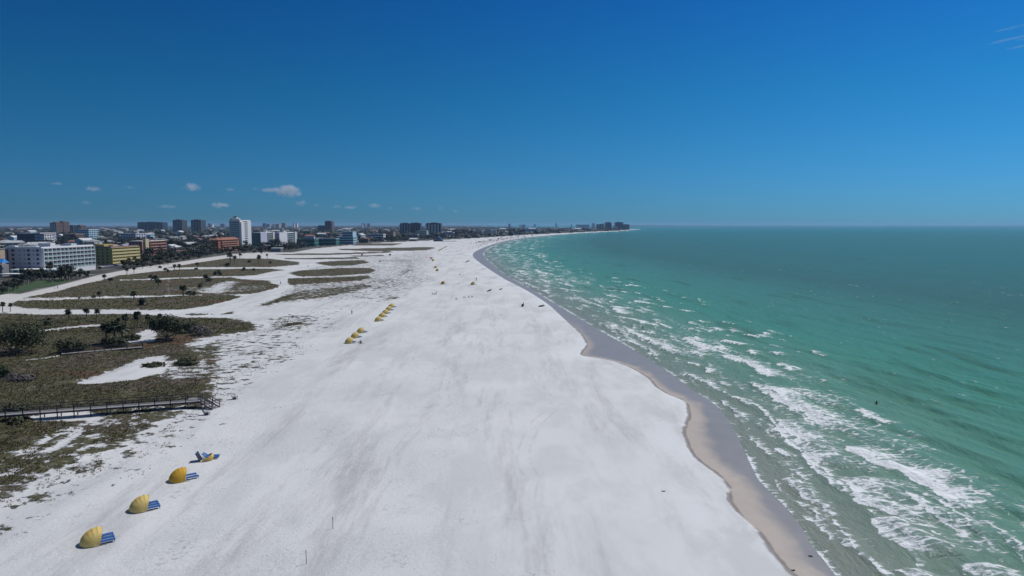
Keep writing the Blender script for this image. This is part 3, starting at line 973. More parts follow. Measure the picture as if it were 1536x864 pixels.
def balconies(parent, x0, x1, z0, z1, bays, floors, off, pier_m, glass_m, depth=1.5, rail=1.0):
    """seaward facade: dark recessed openings, white piers and slabs, balcony fronts. All on the +X face at x = off"""
    b = MB()
    fh = (z1 - z0) / floors
    bw = (x1 - x0) / bays
    for i in range(bays + 1):
        w_ = 0.42 if i % 2 == 0 else 0.26
        y = x0 + i * bw
        b.box(off, off + depth, y - w_ / 2, y + w_ / 2, z0, z1)
    for j in range(floors + 1):
        z = z0 + j * fh
        b.box(off, off + depth + 0.05, x0 - 0.25, x1 + 0.25, z - 0.16, z + 0.16)
    b.build('facade_frame', pier_m, parent)
    op = MB().box(0, 0.09, -bw / 2 + 0.35, bw / 2 - 0.35, 0, fh - 0.5).mesh('window', M['glass'])
    rl = MB().box(0, 0.07, -bw / 2 + 0.22, bw / 2 - 0.22, 0, rail).mesh('balcony_rail', glass_m)
    for i in range(bays):
        for j in range(floors):
            y = x0 + (i + 0.5) * bw
            z = z0 + j * fh
            put('window', op, parent, (off + 0.01, y, z + 0.2))
            put('balcony_rail', rl, parent, (off + depth - 0.12, y, z + 0.165))

def roof_slab(parent, m, X0, X1, Y0, Y1, h, par=0.7, pm=None):
    b = MB().box(X0 + 0.32, X1 - 0.32, Y0 + 0.32, Y1 - 0.32, h, h + 0.15)
    b.build('roof', m, parent)
    p = MB()
    p.box(X0 - .1, X1 + .1, Y0 - .1, Y0 + .3, h, h + par).box(X0 - .1, X1 + .1, Y1 - .3, Y1 + .1, h, h + par)
    p.box(X0 - .1, X0 + .3, Y0 + .3, Y1 - .3, h, h + par).box(X1 - .3, X1 + .1, Y0 + .3, Y1 - .3, h, h + par)
    p.build('parapet', pm or m, parent)

def span(pl, pc, pr, base):
    """left edge, near corner and right end pixels -> X0, X1, Y0, Y1 of a block with one face to the viewer, one to the sea"""
    c = at(pc, base)
    X1, Y0 = c.x, c.y
    X0 = (pl - 768) / (pc - 768) * X1
    Y1 = Y0 * (pc - 768) / (pr - 768)
    return X0, X1, Y0, Y1

def hip_roof(parent, m, X0, X1, Y0, Y1, h, rise, over=0.9):
    b = MB()
    X0 -= over; X1 += over; Y0 -= over; Y1 += over
    dx, dy = X1 - X0, Y1 - Y0
    k = min(dx, dy) / 2
    if dx < dy:
        a, c = ((X0 + X1) / 2, Y0 + k, h + rise), ((X0 + X1) / 2, Y1 - k, h + rise)
        A, B, C, D = (X0, Y0, h), (X1, Y0, h), (X1, Y1, h), (X0, Y1, h)
        for f in ([A, B, a], [B, C, c, a], [C, D, c], [D, A, a, c], [D, C, B, A]):
            b.face(f)
    else:
        a, c = (X0 + k, (Y0 + Y1) / 2, h + rise), (X1 - k, (Y0 + Y1) / 2, h + rise)
        A, B, C, D = (X0, Y0, h), (X1, Y0, h), (X1, Y1, h), (X0, Y1, h)
        for f in ([A, B, c, a], [B, C, c], [C, D, a, c], [D, A, a], [D, C, B, A]):
            b.face(f)
    return b.build('roof', m, parent)

# white hotel at the left
X0, X1, Y0, Y1 = span(8, 64, 142, 412.5)
H = 17.2
t = thing('hotel', 'long white hotel with five rows of sea-facing balconies, behind palms at left', 'building', (0, 0, 0))
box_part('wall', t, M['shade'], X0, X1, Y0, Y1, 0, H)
roof_slab(t, M['roofgrey'], X0, X1, Y0, Y1, H, 0.8, M['white'])
balconies(t, Y0 + 0.4, Y1 - 0.4, 3.4, H - 0.25, 13, 5, X1, M['white'], M['tealglass'])
for j in range(5):
    z = 4.7 + j * 2.75
    for xx in (0.24, 0.66, 0.9):
        o = MB().box(-0.85, 0.85, -0.07, 0.05, -0.75, 0.75).build('window', M['glass'], t, (X0 + (X1 - X0) * xx, Y0 - 0.01, z))
    for xx in (0.42, 0.55, 0.79):
        o = MB().box(-0.3, 0.3, -0.07, 0.05, -0.4, 0.4).build('window', M['glass'], t, (X0 + (X1 - X0) * xx, Y0 - 0.01, z))
box_part('wall_recess_shade', t, M['dgrey'], X0 + 1.5, X0 + 2.9, Y0 - 0.05, Y0 + 1, 0, H - 0.8)  # dark panel on the wall face, standing in for the shade of a recess
box_part('roof_house', t, M['white'], X0 + 14, X0 + 22, Y0 + 12, Y0 + 17, H, H + 2.9)
box_part('roof_unit', t, M['white'], X0 + 1.5, X0 + 6, Y0 + 2, Y0 + 5, H + .15, H + 1.6)
box_part('roof_unit', t, M['white'], X0 + 9, X0 + 20, Y0 + 1.6, Y0 + 4.4, H + .15, H + 1.2)
box_part('roof_unit', t, M['roofpale'], X1 - 11, X1 - 5, Y0 + 38, Y0 + 44, H + .15, H + 1.9)
# its entrance terrace: slab roof on posts and a base wall
px0, px1 = lateral(8, 405, 420), lateral(78, 405, 420)
box_part('porch_roof', t, M['white'], px0, px1, 424, Y0 - 0.2, 4.0, 4.5)
box_part('porch_slab', t, M['white'], px0 - 1, px1 + 3, 415, 423.9, 1.9, 2.3)
box_part('porch_wall', t, M['seafoam'], px0, px1 + 2, 425.5, 426, 0, 3.9)
for i in range(8):
    MB().box(-0.2, 0.2, -0.2, 0.2, 0, 4.0).build('porch_post', M['white'], t, (px0 + 1 + i * (px1 - px0 - 2) / 7, 424.5, 0))
for i in range(6):
    MB().box(-1.2, 1.2, -0.05, 0.05, 0, 2.2).build('shop_window', M['glass'], t, (px0 + 3 + i * (px1 - px0 - 6) / 5, 425.4, 0.6))
box_part('ground_floor_wall', t, M['white'], X1 + 0.0, X1 + 1.4, Y0 + 12, Y1 - 0.5, 0, 3.2)

# neighbour cut off by the left edge
t = thing('beach_shop', 'orange and grey block with a bright blue awning at the left edge', 'building')
xe = lateral(12, 380, 431)
box_part('wall', t, M['grey'], xe - 26, xe, 425, 431, 0, 7.5)
box_part('upper_wall', t, M['tan'], xe - 26, xe - 2, 426, 431, 7.5, 17)
box_part('upper_band', t, M['orange'], xe - 26, xe - 1.9, 425.8, 427, 12, 13.5)
box_part('roof', t, M['roofgrey'], xe - 26.2, xe - 1.6, 425.6, 431.2, 17, 17.4)
aw = MB()
aw.face([(xe - 26, 424.8, 11.2), (xe + 1.8, 424.8, 11.2), (xe + 2.8, 421.5, 8.6), (xe - 26, 421.5, 8.6)])
aw.face([(xe - 26, 421.5, 8.6), (xe + 2.8, 421.5, 8.6), (xe + 2.8, 421.5, 8.1), (xe - 26, 421.5, 8.1)])
aw.face([(xe + 1.8, 424.8, 11.2), (xe + 2.8, 428, 8.6), (xe + 2.8, 421.5, 8.6)])
aw.build('awning', M['bluecloth'], t)
for j in range(2):
    for i in range(3):
        MB().box(-1.3, 1.3, -0.07, 0.05, -1, 1).build('window', M['glass'], t, (xe - 3 - i * 4, 425, 1.9 + j * 3.4))

# ochre yellow hotel
X0, X1, Y0, Y1 = span(143, 167, 209, 397.5)
H = 13.8
t = thing('hotel', 'ochre yellow five-storey hotel with mauve roof edge beside the white one', 'building')
box_part('wall', t, M['olive'], X0, X1, Y0, Y1, 0, H)
roof_slab(t, M['purple'], X0, X1, Y0, Y1, H, 1.1, M['purple'])
balconies(t, Y0 + .3, Y1 - .3, 1.0, H - .2, 9, 5, X1, M['yellow'], M['cream'], 1.3, 1.2)
windows(t, 'front', X0 + .8, X1 - .8, 0.6, H - .3, 3, 5, 1.3, 1.3, Y0, M['glass'], sill=M['olive'])
box_part('roof_house', t, M['yellow'], X0 - 1, X0 + 6, Y0 + 3, Y0 + 14, H, H + 2.6)
box_part('roof_house', t, M['cream'], X0 + 8.5, X0 + 12, Y0 + 5, Y0 + 12, H, H + 2.0)
box_part('roof_unit', t, M['roofpale'], X1 - 5, X1 - 2, Y0 + 22, Y0 + 29, H + .15, H + 1.7)

# salmon hotel
X0, X1, Y0, Y1 = span(194, 214, 249, 386)
H = 15.6
t = thing('hotel', 'salmon pink hotel with a cream stair tower between yellow hotel and orange block', 'building')
box_part('wall', t, M['salmon'], X0, X1, Y0, Y1, 0, H)
roof_slab(t, M['offwhite'], X0, X1, Y0, Y1, H, 0.6, M['offwhite'])
balconies(t, Y0 + 14, Y1 - .3, 1.0, H - .2, 6, 5, X1, M['salmon'], M['salmon'], 1.2, 0.9)
windows(t, 'front', X0 + .8, X1 - .8, 0.6, H - .3, 4, 5, 1.3, 1.4, Y0, M['glass'], sill=M['salmon'])
box_part('stair_tower', t, M['cream'], X1 - 1, X1 + 2.0, Y0 + 3, Y0 + 9, 0, H + 2.4)
box_part('roof_unit', t, M['dgrey'], X0 + 3, X0 + 7, Y0 + 20, Y0 + 30, H + .15, H + 2.3)

# orange condominium with terracotta roof
X0, X1, Y0, Y1 = span(318, 328, 359, 378.5)
H = 14.4
t = thing('condominium', 'burnt orange condominium with terracotta hip roof in front of the white tower', 'building')
box_part('wall', t, M['orange'], X0, X1, Y0, Y1, 0, H)
hip_roof(t, M['terracotta'], X0, X1, Y0, Y1, H, 2.6)
balconies(t, Y0 + 8, Y1 - 8, 1.0, H - .3, 5, 5, X1, M['orange'], M['salmon'], 1.4, 0.9)
windows(t, 'front', X0 + .8, X1 - .8, 0.6, H - .3, 2, 5, 1.4, 1.4, Y0, M['glass'], sill=M['orange'])
windows(t, 'side', Y0 + .8, Y0 + 7.4, 0.6, H - .3, 2, 5, 1.4, 1.4, X1, M['glass'], sill=M['orange'])
box_part('dormer', t, M['terracotta'], X0 + 3, X1 - 2, Y0 + 12, Y0 + 18, H + .4, H + 3.4)

# white tower
X0, X1, Y0, Y1 = span(345, 361, 376.5, 371.5)
H = 38.0
t = thing('tower_block', 'tall white tower block with rooftop plant, highest of the near beachfront buildings', 'building')
box_part('wall', t, M['offwhite'], X0, X1, Y0, Y1, 0, H)
roof_slab(t, M['roofpale'], X0, X1, Y0, Y1, H, 1.0, M['white'])
box_part('side_wall', t, M['white'], X1, X1 + 1.6, Y0 + 1, Y0 + 12, 0, H - 2)
box_part('side_wall', t, M['white'], X1, X1 + 1.6, Y0 + 24, Y1 - 1, 0, H - .5)
balconies(t, Y0 + 12.5, Y0 + 23.5, 2, H - .5, 2, 12, X1, M['white'], M['white'], 1.5, 1.1)
windows(t, 'front', X0 + 1, X1 - 1, 2, H - 1, 5, 12, 1.7, 1.5, Y0, M['glass'], sill=M['offwhite'])
box_part('plant_room', t, M['offwhite'], X0 + 2, X0 + 9, Y0 + 4, Y0 + 12, H, H + 4.6)
box_part('roof_unit', t, M['dgrey'], X0 + 5, X0 + 8, Y0 + 5, Y0 + 9, H + 4.6, H + 6.4)
box_part('roof_unit', t, M['white'], X0 + 9.5, X0 + 13, Y0 + 4, Y0 + 8, H, H + 3.2)
box_part('roof_unit', t, M['grey'], X0 - .02 + 0.5, X0 + 1.8, Y0 + 3, Y0 + 8, H + .15, H + 3.0)

# two white mid-rise blocks right of the tower
for (pl, pc, pr, base, H, wm, lab, sm) in ((379, 391, 412, 369.5, 20.0, 'teal', 'white mid-rise with a teal end wall directly right of the tall white tower', 'lavender'),
                                          (412.5, 419, 444.5, 368.5, 19.6, 'lavender', 'white mid-rise with dark balcony bays, right of the teal-ended one', 'white')):
    X0, X1, Y0, Y1 = span(pl, pc, pr, base)
    t = thing('condominium', lab, 'building')
    box_part('wall', t, M[wm], X0, X1, Y0, Y1, 0, H)
    box_part('side_wall', t, M[sm], X1, X1 + 0.6, Y0, Y0 + (Y1 - Y0) * .45, 0, H)
    roof_slab(t, M['roofpale'], X0, X1 + .6, Y0, Y1, H, 0.9, M['white'])
    balconies(t, Y0 + (Y1 - Y0) * .47, Y1 - .3, 1, H - .3, 4, 6, X1, M['white'], M['tealglass'], 2.2, 1.1)
    windows(t, 'front', X0 + .6, X1 - .6, 1, H - .4, 4, 6, 1.6, 1.5, Y0, M['glass'], sill=M[wm])
    box_part('roof_house', t, M['white'], X1 - 6, X1 - 2, Y0 + 30, Y0 + 36, H, H + 2.8)
    box_part('end_tower', t, M['white'], X1 + .6, X1 + 3.0, Y1 - 14, Y1 - 6, 0, H + 1.2)

# long dark teal low motel and its neighbours
def simple_block(name, lab, px0, px1, ptop, pbase, wm, rm, floors, bays, depth=22, extra=None, group=None, gm='glass', band=False):
    c = at(px0, pbase)
    Y = c.y
    X0, X1 = lateral(px0, pbase, Y), lateral(px1, pbase, Y)
    H = max(height_at(px0, ptop, Y), 3.0)
    t = thing(name, lab, 'building', (0, 0, 0), 0, group)
    box_part('wall', t, M[wm], X0, X1, Y, Y + depth, 0, H)
    roof_slab(t, M[rm], X0, X1, Y, Y + depth, H, min(1.0, H * .06), M[rm])
    fh = H / floors
    bw = (X1 - X0) / bays
    if band:
        for j in range(floors):
            MB().box(X0 + .5, X1 - .5, Y - 0.08, Y + .05, j * fh + fh * .34, j * fh + fh * .78).build('window_band', M[gm], t)
    else:
        me = MB().box(-bw * .33, bw * .33, -0.08, 0.05, -fh * .27, fh * .27).mesh('window', M[gm])
        for i in range(bays):
            for j in range(floors):
                put('window', me, t, (X0 + (i + .5) * bw, Y - 0.01, (j + .52) * fh))
    me = MB().box(-0.05, 0.08, -depth * .07, depth * .07, -fh * .27, fh * .27).mesh('side_window', M[gm])
    for i in range(4):
        for j in range(floors):
            put('side_window', me, t, (X1 + .01 if (px0 + px1) / 2 < 768 else X0 - .04, Y + depth * (i + .5) / 4, (j + .52) * fh))
    if extra:
        extra(t, X0, X1, Y, Y + depth, H)
    return t
simple_block('motel', 'long low dark teal motel behind the pale sand, right of the mid-rises', 445, 472, 359.3, 369.5, 'seafoam', 'seafoam', 2, 12)
simple_block('motel', 'low dark green motel wing with pale roof beside the teal motel', 473, 504, 358.3, 368, 'seafoam', 'roofpale', 2, 14)
def step_top(t, X0, X1, Y0, Y1, H):
    box_part('upper_wall', t, M['paleblue'], X0 + (X1 - X0) * .35, X1 - 1, Y0 + 2, Y1 - 2, H, H + 9)
    box_part('upper_roof', t, M['roofpale'], X0 + (X1 - X0) * .33, X1 - .4, Y0 + 1.5, Y1 - 1.5, H + 9, H + 9.6)
    for j in range(2):
        box_part('window_band', t, M['glass'], X0 + (X1 - X0) * .38, X1 - 2, Y0 + 1.94, Y0 + 2.3, H + 1.5 + j * 4, H + 3.4 + j * 4)
simple_block('condominium', 'stepped pale blue block with long balcony bands in the middle distance', 504, 530, 355.5, 366.5, 'paleblue', 'paleblue', 3, 4, 30, step_top, band=True)
simple_block('condominium', 'white terraced block with red roofs beside it, left of the ochre hotel', 551, 575, 351.5, 361.5, 'white', 'roofpale', 3, 8, 30, band=True)
simple_block('hotel', 'ochre brown beachfront hotel between white terraces and dark condominium', 574, 590, 348.5, 359, 'tan', 'terracotta', 4, 6, 30)
simple_block('restaurant', 'low red-roofed beach restaurant behind the dune strips', 531, 552, 358.5, 364, 'brown', 'terracotta', 1, 6, 20)

# condominium slabs with paired columns in the far middle
def tall_block(lab, px0, px1, ptop, Y, wm, cm, cols, depth=26, name='tower_block', top=0.5, group=None):
    X0, X1 = lateral(px0, ptop, Y), lateral(px1, ptop, Y)
    H = height_at(px0, ptop, Y)
    t = thing(name, lab, 'building', (0, 0, 0), 0, group)
    box_part('wall', t, M[wm], X0, X1, Y, Y + depth, 0, H)
    roof_slab(t, M['roofgrey'], X0, X1, Y, Y + depth, H, 1.2, M[wm])
    w_ = (X1 - X0) / (cols * 2 + 1)
    for i in range(cols):
        x = X0 + w_ * (2 * i + 1)
        box_part('balcony_stack', t, M[cm], x, x + w_ * .8, Y - 1.4, Y + .02, 2, H - 1.5 - (i % 2) * 1.2)
    for i in range(cols - 1):
        x = X0 + w_ * (2 * i + 2)
        box_part('window_strip', t, M['glass'], x + w_ * .1, x + w_ * .7, Y - .1, Y + .05, 3, H - 2)
    sx = X1 if X1 < 0 else X0
    n = max(4, int(H / 4))
    for j in range(n):
        box_part('side_window_band', t, M['glass'], sx - 0.1 if X1 < 0 else sx - .1, sx + .1, Y + 2, Y + depth - 2, (j + .35) * H / n, (j + .75) * H / n)
    box_part('plant_room', t, M[wm], X0 + (X1 - X0) * .3, X0 + (X1 - X0) * .7, Y + 5, Y + depth - 5, H, H + H * .06 + 1)
    if top:
        box_part('roof_unit', t, M[cm], X0 + (X1 - X0) * .1, X0 + (X1 - X0) * .22, Y + 4, Y + 12, H + .15, H + 3)
    return t
tall_block('dark slab tower block with grey columns, left of a similar paired tower near the beach', 600, 614, 335.5, 2300, 'navy', 'grey', 3, 40)
tall_block('dark slab tower block joined to its left twin, right of it near the beach', 615.5, 630.5, 335.2, 2330, 'navy', 'dgrey', 3, 40)
tall_block('slab tower block with pale columns behind the blue inflatable slide', 640, 661, 335.3, 2200, 'navy', 'offwhite', 4, 40)
simple_block('condominium', 'small cream block between the two slab towers', 627, 640, 346.5, 357, 'offwhite', 'roofpale', 4, 5, 30)
simple_block('pavilion', 'low grey pavilion with broad roof below the dark slab towers', 607, 626, 351.5, 358.5, 'grey', 'paleblue', 1, 5, 30)
# towers over the left suburb
tall_block('dark brown tower with pale balcony columns at the far left skyline', 74.5, 84, 334.5, 2100, 'brown', 'offwhite', 3, 30)
tall_block('brown tower with a stepped pale crown, second in the far left skyline cluster', 84.5, 95, 333.2, 2200, 'brown', 'offwhite', 3, 30)
tall_block('lower dark tower in the far left skyline cluster, third from the left', 96.5, 102, 338.8, 2300, 'navy', 'grey', 2, 30)
tall_block('lower dark tower in the far left skyline cluster, fourth from the left', 103, 109, 338.9, 2300, 'navy', 'grey', 2, 30)
tall_block('short tower with a white corner at the right of the left skyline cluster', 112, 121, 338.6, 2320, 'brown', 'white', 2, 30)
simple_block('condominium', 'pale blue block standing above trees behind the white hotel', 115, 134, 344.5, 362.5, 'paleblue', 'white', 6, 6, 30)
simple_block('office_block', 'dark slate glass office block above trees at far left', 26, 53, 350.5, 366, 'navy', 'roofpale', 4, 9, 40, band=True)
simple_block('condominium', 'pale grey end block attached beside the dark slate office block', 53.5, 61, 350, 366.5, 'lavender', 'roofpale', 4, 3, 40)
simple_block('condominium', 'tan three-storey block left of the brown one behind the white hotel', 95, 105, 351.5, 364, 'tan', 'tan', 3, 4, 25)
simple_block('condominium', 'brown three-storey block beside the pale blue block', 105.5, 114, 351.5, 364, 'brown', 'tan', 3, 4, 25)
simple_block('condominium', 'small cream block low behind the white hotel roof', 84, 94.5, 354.5, 364, 'cream', 'roofpale', 2, 4, 25)
simple_block('condominium', 'slim white twin-gabled block beside the small cream block', 60.5, 67, 351.5, 367, 'white', 'terracotta', 4, 2, 25)
simple_block('office_block', 'white and grey block with dark glass front above the salmon hotel', 181, 204, 350.5, 361, 'lavender', 'roofpale', 3, 6, 40)
tall_block('broad dark apartment slab on the skyline above the yellow hotel', 206, 243.5, 333.8, 3300, 'navy', 'dgrey', 6, 50)
tall_block('grey square tower on the skyline, left of two similar ones', 258.8, 272.6, 330.6, 2700, 'dgrey', 'grey', 3, 45)
tall_block('grey square tower on the skyline, right of two similar ones', 286.2, 301, 330.6, 2700, 'dgrey', 'grey', 3, 45)
tall_block('single dark reddish tower standing alone on the central skyline', 487, 497.5, 332.3, 3000, 'brown', 'navy', 2, 40)
tall_block('dark squat block beside the lone central skyline tower', 476.5, 486, 339, 3000, 'navy', 'dgrey', 2, 40)
# the headland at the end of the beach
tall_block('dark tower on the distant headland, left of the headland pair', 908.5, 917.5, 334, 4700, 'navy', 'dgrey', 2, 60)
tall_block('dark stepped tower at the tip of the distant headland', 923.5, 935, 333.8, 4700, 'navy', 'dgrey', 2, 60)
tall_block('lower dark block falling toward the headland tip', 935.5, 944.3, 337.0, 4700, 'navy', 'dgrey', 2, 60)
for i, px in enumerate((895.5, 899.5, 903.5)):
    tall_block('thin dark tower in a row of three before the headland', px, px + 2.4, 336.8 - 0.3 * i, 4600, 'navy', 'dgrey', 1, 50, top=0, group='three thin towers before the headland')
def beachfront(lab, a, b, top, base, wm, rm, fl, bays):
    simple_block('condominium', lab, a, b, top, base, wm, rm, fl, bays, 60)
beachfront('white gabled beach hotel behind the far bend of sand', 729, 737.5, 344, 352.8, 'white', 'roofpale', 4, 4)
beachfront('pale beach house left of the white gabled hotel', 711, 723, 347.2, 353.6, 'lavender', 'roofgrey', 2, 5)
beachfront('white beach block right of the white gabled hotel', 738.5, 744, 344.6, 352.6, 'white', 'white', 4, 3)
beachfront('slate blue beach block with pale right half on the far shore', 788, 808, 344.3, 350.2, 'lavender', 'paleblue', 3, 8)
beachfront('dark blue half of the slate beach block on far shore', 785, 788, 344.5, 350.4, 'navy', 'navy', 3, 2)
beachfront('brown and cream beach row on the far shore', 826, 836, 345, 349, 'tan', 'terracotta', 2, 5)
beachfront('cream beach row right of the brown one on the far shore', 837.5, 849, 344.4, 348.6, 'cream', 'terracotta', 2, 6)
beachfront('pale grey beach block near the far headland', 877, 887, 343, 346.8, 'lavender', 'roofpale', 2, 5)
beachfront('white block at the foot of the headland towers', 921.5, 926, 339.8, 345, 'offwhite', 'roofpale', 3, 2)
beachfront('reddish block at the foot of the headland towers', 909, 918, 341.8, 345.6, 'salmon', 'terracotta', 2, 4)
simple_block('arena', 'long pale flat-roofed arena glinting above the far shoreline trees', 865, 884, 336.9, 341.6, 'lavender', 'white', 1, 8, 120)
simple_block('condominium', 'pale two-storey beach block right of the low casuarina wood', 664, 680, 348.5, 355.5, 'lavender', 'roofgrey', 2, 7, 40)
# small far skyline blocks in the haze
rs = random.Random(4)
for i in range(30):
    px = rs.uniform(300, 890)
    wpx = rs.uniform(1.5, 6)
    Y = rs.uniform(6500, 9500)
    wm = rs.choice(['grey', 'lavender', 'offwhite', 'navy', 'dgrey', 'tan'])
    X0, X1 = lateral(px, 336, Y), lateral(px + wpx, 336, Y)
    H = height_at(px, rs.uniform(334.6, 337.4), Y)
    t = thing('distant_block', 'tiny hazy block breaking the far skyline above the woods', 'building', ((X0 + X1) / 2, Y, 0), 0, 'hazy blocks on the far skyline')
    box_part('wall', t, M[wm], -(X1 - X0) / 2, (X1 - X0) / 2, 0, 40, 0, H)
    box_part('roof', t, M['roofgrey'], -(X1 - X0) / 2 - .5, (X1 - X0) / 2 + .5, -.5, 40.5, H, H + 2)

# ------------------------------------------------------------------ town houses
def house_proto(wd, dp, h, rise, wm, rm, gable, lab):
    t = thing('house', lab, 'house', (0, 0, -50), 0, 'small houses of the town among the trees')
    box_part('wall', t, M[wm], -wd / 2, wd / 2, -dp / 2, dp / 2, 0, h)
    if gable == 2:
        box_part('roof', t, M[rm], -wd / 2 - .3, wd / 2 + .3, -dp / 2 - .3, dp / 2 + .3, h, h + .5)
    elif gable:
        b = MB()
        o = .6
        A, B, C, D = (-wd / 2 - o, -dp / 2 - o, h), (wd / 2 + o, -dp / 2 - o, h), (wd / 2 + o, dp / 2 + o, h), (-wd / 2 - o, dp / 2 + o, h)
        e, f = (-wd / 2 - o, 0, h + rise), (wd / 2 + o, 0, h + rise)
        for q in ([A, B, f, e], [C, D, e, f], [B, C, f], [D, A, e], [D, C, B, A]):
            b.face(q)
        b.build('roof', M[rm], t)
    else:
        hip_roof(t, M[rm], -wd / 2, wd / 2, -dp / 2, dp / 2, h, rise, .6)
    me = MB().box(-wd * .09, wd * .09, -0.07, 0.05, -.65, .65).mesh('window', M['glass'])
    for i in range(3):
        put('window', me, t, (-wd * .3 + i * wd * .3, -dp / 2 - .01, 1.7))
    return Proto(t)
HP = []
for k, (wm, rm, g) in enumerate([('white', 'roofpale', 2), ('offwhite', 'roofgrey', 0), ('tan', 'roofgrey', 0), ('salmon', 'brown', 1), ('paleblue', 'roofpale', 1), ('cream', 'roofgrey', 1), ('grey', 'roofpale', 2), ('lavender', 'terracotta', 0), ('white', 'roofgrey', 0), ('brown', 'roofpale', 1)]):
    desc = {2: 'flat-roofed', 0: 'hip-roofed', 1: 'gabled'}[g]
    col = dict(white='white', offwhite='off-white', tan='tan', salmon='pinkish', paleblue='pale blue', cream='cream', grey='grey', lavender='lavender grey', brown='brown')[wm]
    rcol = dict(roofpale='pale', roofgrey='grey', terracotta='terracotta', brown='brown')[rm]
    HP.append(house_proto(14 + 3 * (k % 3), 10 + 2 * (k % 2), 3.4 + 3.0 * (k % 3 == 1), 2.6, wm, rm, g, f'small {col} {desc} town house under a {rcol} roof among dark trees'))
BLD = []                         # building footprints for keeping trees and houses apart
for o in COL.objects:
    if o.get('category') == 'building':
        for ch in o.children:
            if ch.name.startswith('wall') and ch.type == 'MESH':
                c = [ch.matrix_basis @ Vector(v) for v in ch.bound_box]
                BLD.append((min(p.x for p in c) + o.location.x, max(p.x for p in c) + o.location.x, min(p.y for p in c) + o.location.y, max(p.y for p in c) + o.location.y))
def clear(x, y, m):
    return all(not (a - m < x < b + m and c - m < y < d + m) for a, b, c, d in BLD)
rs = random.Random(21)
spots = []
tries = 0
while len(spots) < 210 and tries < 30000:
    tries += 1
    Y = 640 * (5200 / 640) ** (rs.random() ** 0.85)
    px = rs.uniform(-30, 900)
    x = (px - 768) / FOC * Y
    q = np.array([[x, Y]])
    if sdf(q, TOWN)[0] < 14 or not clear(x, Y, 12):
        continue
    if any((x - a) ** 2 + (Y - b) ** 2 < 22 ** 2 for a, b in spots):
        continue
    spots.append((x, Y))
for x, Y in spots:
    s = rs.uniform(.9, 1.4) * (1 + max(0, Y - 1500) / 3500)
    HP[rs.randrange(len(HP))].place((x, Y, 0), rs.choice([0, R(90)]) + rs.uniform(-.2, .2), (s, s, min(s, 1.7)))
HOUSES = spots

# ------------------------------------------------------------------ trees
def leaf_cloud(b, c, rad, n, size, rs, mi=0, shell=0.55):
    """n small leaf clumps (bent quads) spread through an uneven ellipsoid"""
    for _ in range(n):
        while True:
            p = Vector((rs.gauss(0, 1), rs.gauss(0, 1), rs.gauss(0, 1)))
            if p.length > 1e-3:
                break
        p.normalize()
        lump = 0.78 + 0.30 * math.sin(p.x * 5.1 + rad[0]) * math.sin(p.y * 4.3 + 1) + 0.18 * math.sin(p.z * 7 + p.x * 6)
        r = (shell + (1 - shell) * rs.random()) * lump
        q = Vector((p.x * rad[0] * r, p.y * rad[1] * r, p.z * rad[2] * r)) + Vector(c)
        if q.z < 0.05:
            q.z = 0.05 + rs.random() * .4
        nrm = (p + Vector((rs.uniform(-.7, .7), rs.uniform(-.7, .7), rs.uniform(-.2, .9)))).normalized()
        a = nrm.orthogonal().normalized()
        a.rotate(Matrix.Rotation(rs.uniform(0, 6.28), 3, nrm))
        e = nrm.cross(a)
        s = size * rs.uniform(.5, 1.25)
        m_ = q + nrm * s * .18
        b.face([q - a * s, q - a * s * .2 - e * s * .6, m_ + a * s * .3 - e * s * .3, q + a * s, q + a * s * .15 + e * s * .65, m_ - a * s * .35 + e * s * .35], mi)

def broadleaf(name, lab, hgt, rad, n, size, seed, cat='tree', trunk_h=None, lm=None, lobes=5, flat=0.6, group=None):
    rs = random.Random(seed)
    t = thing(name, lab, cat, (0, 0, -80), 0, group)
    th = trunk_h if trunk_h is not None else hgt * .45
    tr = MB()
    r0 = 0.03 * hgt + .05
    tr.tube([(0, 0, -.4), (0.05, 0, th * .5), (0.1, .05, th), (0, .1, hgt * .75)], [r0 * 1.3, r0, r0 * .8, r0 * .25], 7)
    for i in range(lobes):
        a = i * 2.4 + rs.random()
        tr.tube([(0.05, 0, th * .7), (math.cos(a) * rad * .35, math.sin(a) * rad * .35, th * 1.05), (math.cos(a) * rad * .7, math.sin(a) * rad * .7, hgt * .66)], [r0 * .6, r0 * .4, r0 * .12], 5)
    tr.build('trunk', M['bark'], t, smooth=True)
    cr = MB()
    crown_c = (hgt + th) * .5 if trunk_h is None or trunk_h > 1 else hgt * .5
    for i in range(lobes):
        a = i * 2.4 + rs.random()
        rr = rad * rs.uniform(.30, .62) if i else 0
        lr = rad * rs.uniform(.42, .6)
        zc = crown_c + rs.uniform(-.16, .2) * hgt
        leaf_cloud(cr, (math.cos(a) * rr, math.sin(a) * rr, zc), (lr, lr, min(lr * flat * 1.35, zc * .95)), n // lobes, size, rs)
    cr.build('crown', lm or LEAF2, t)
    return t

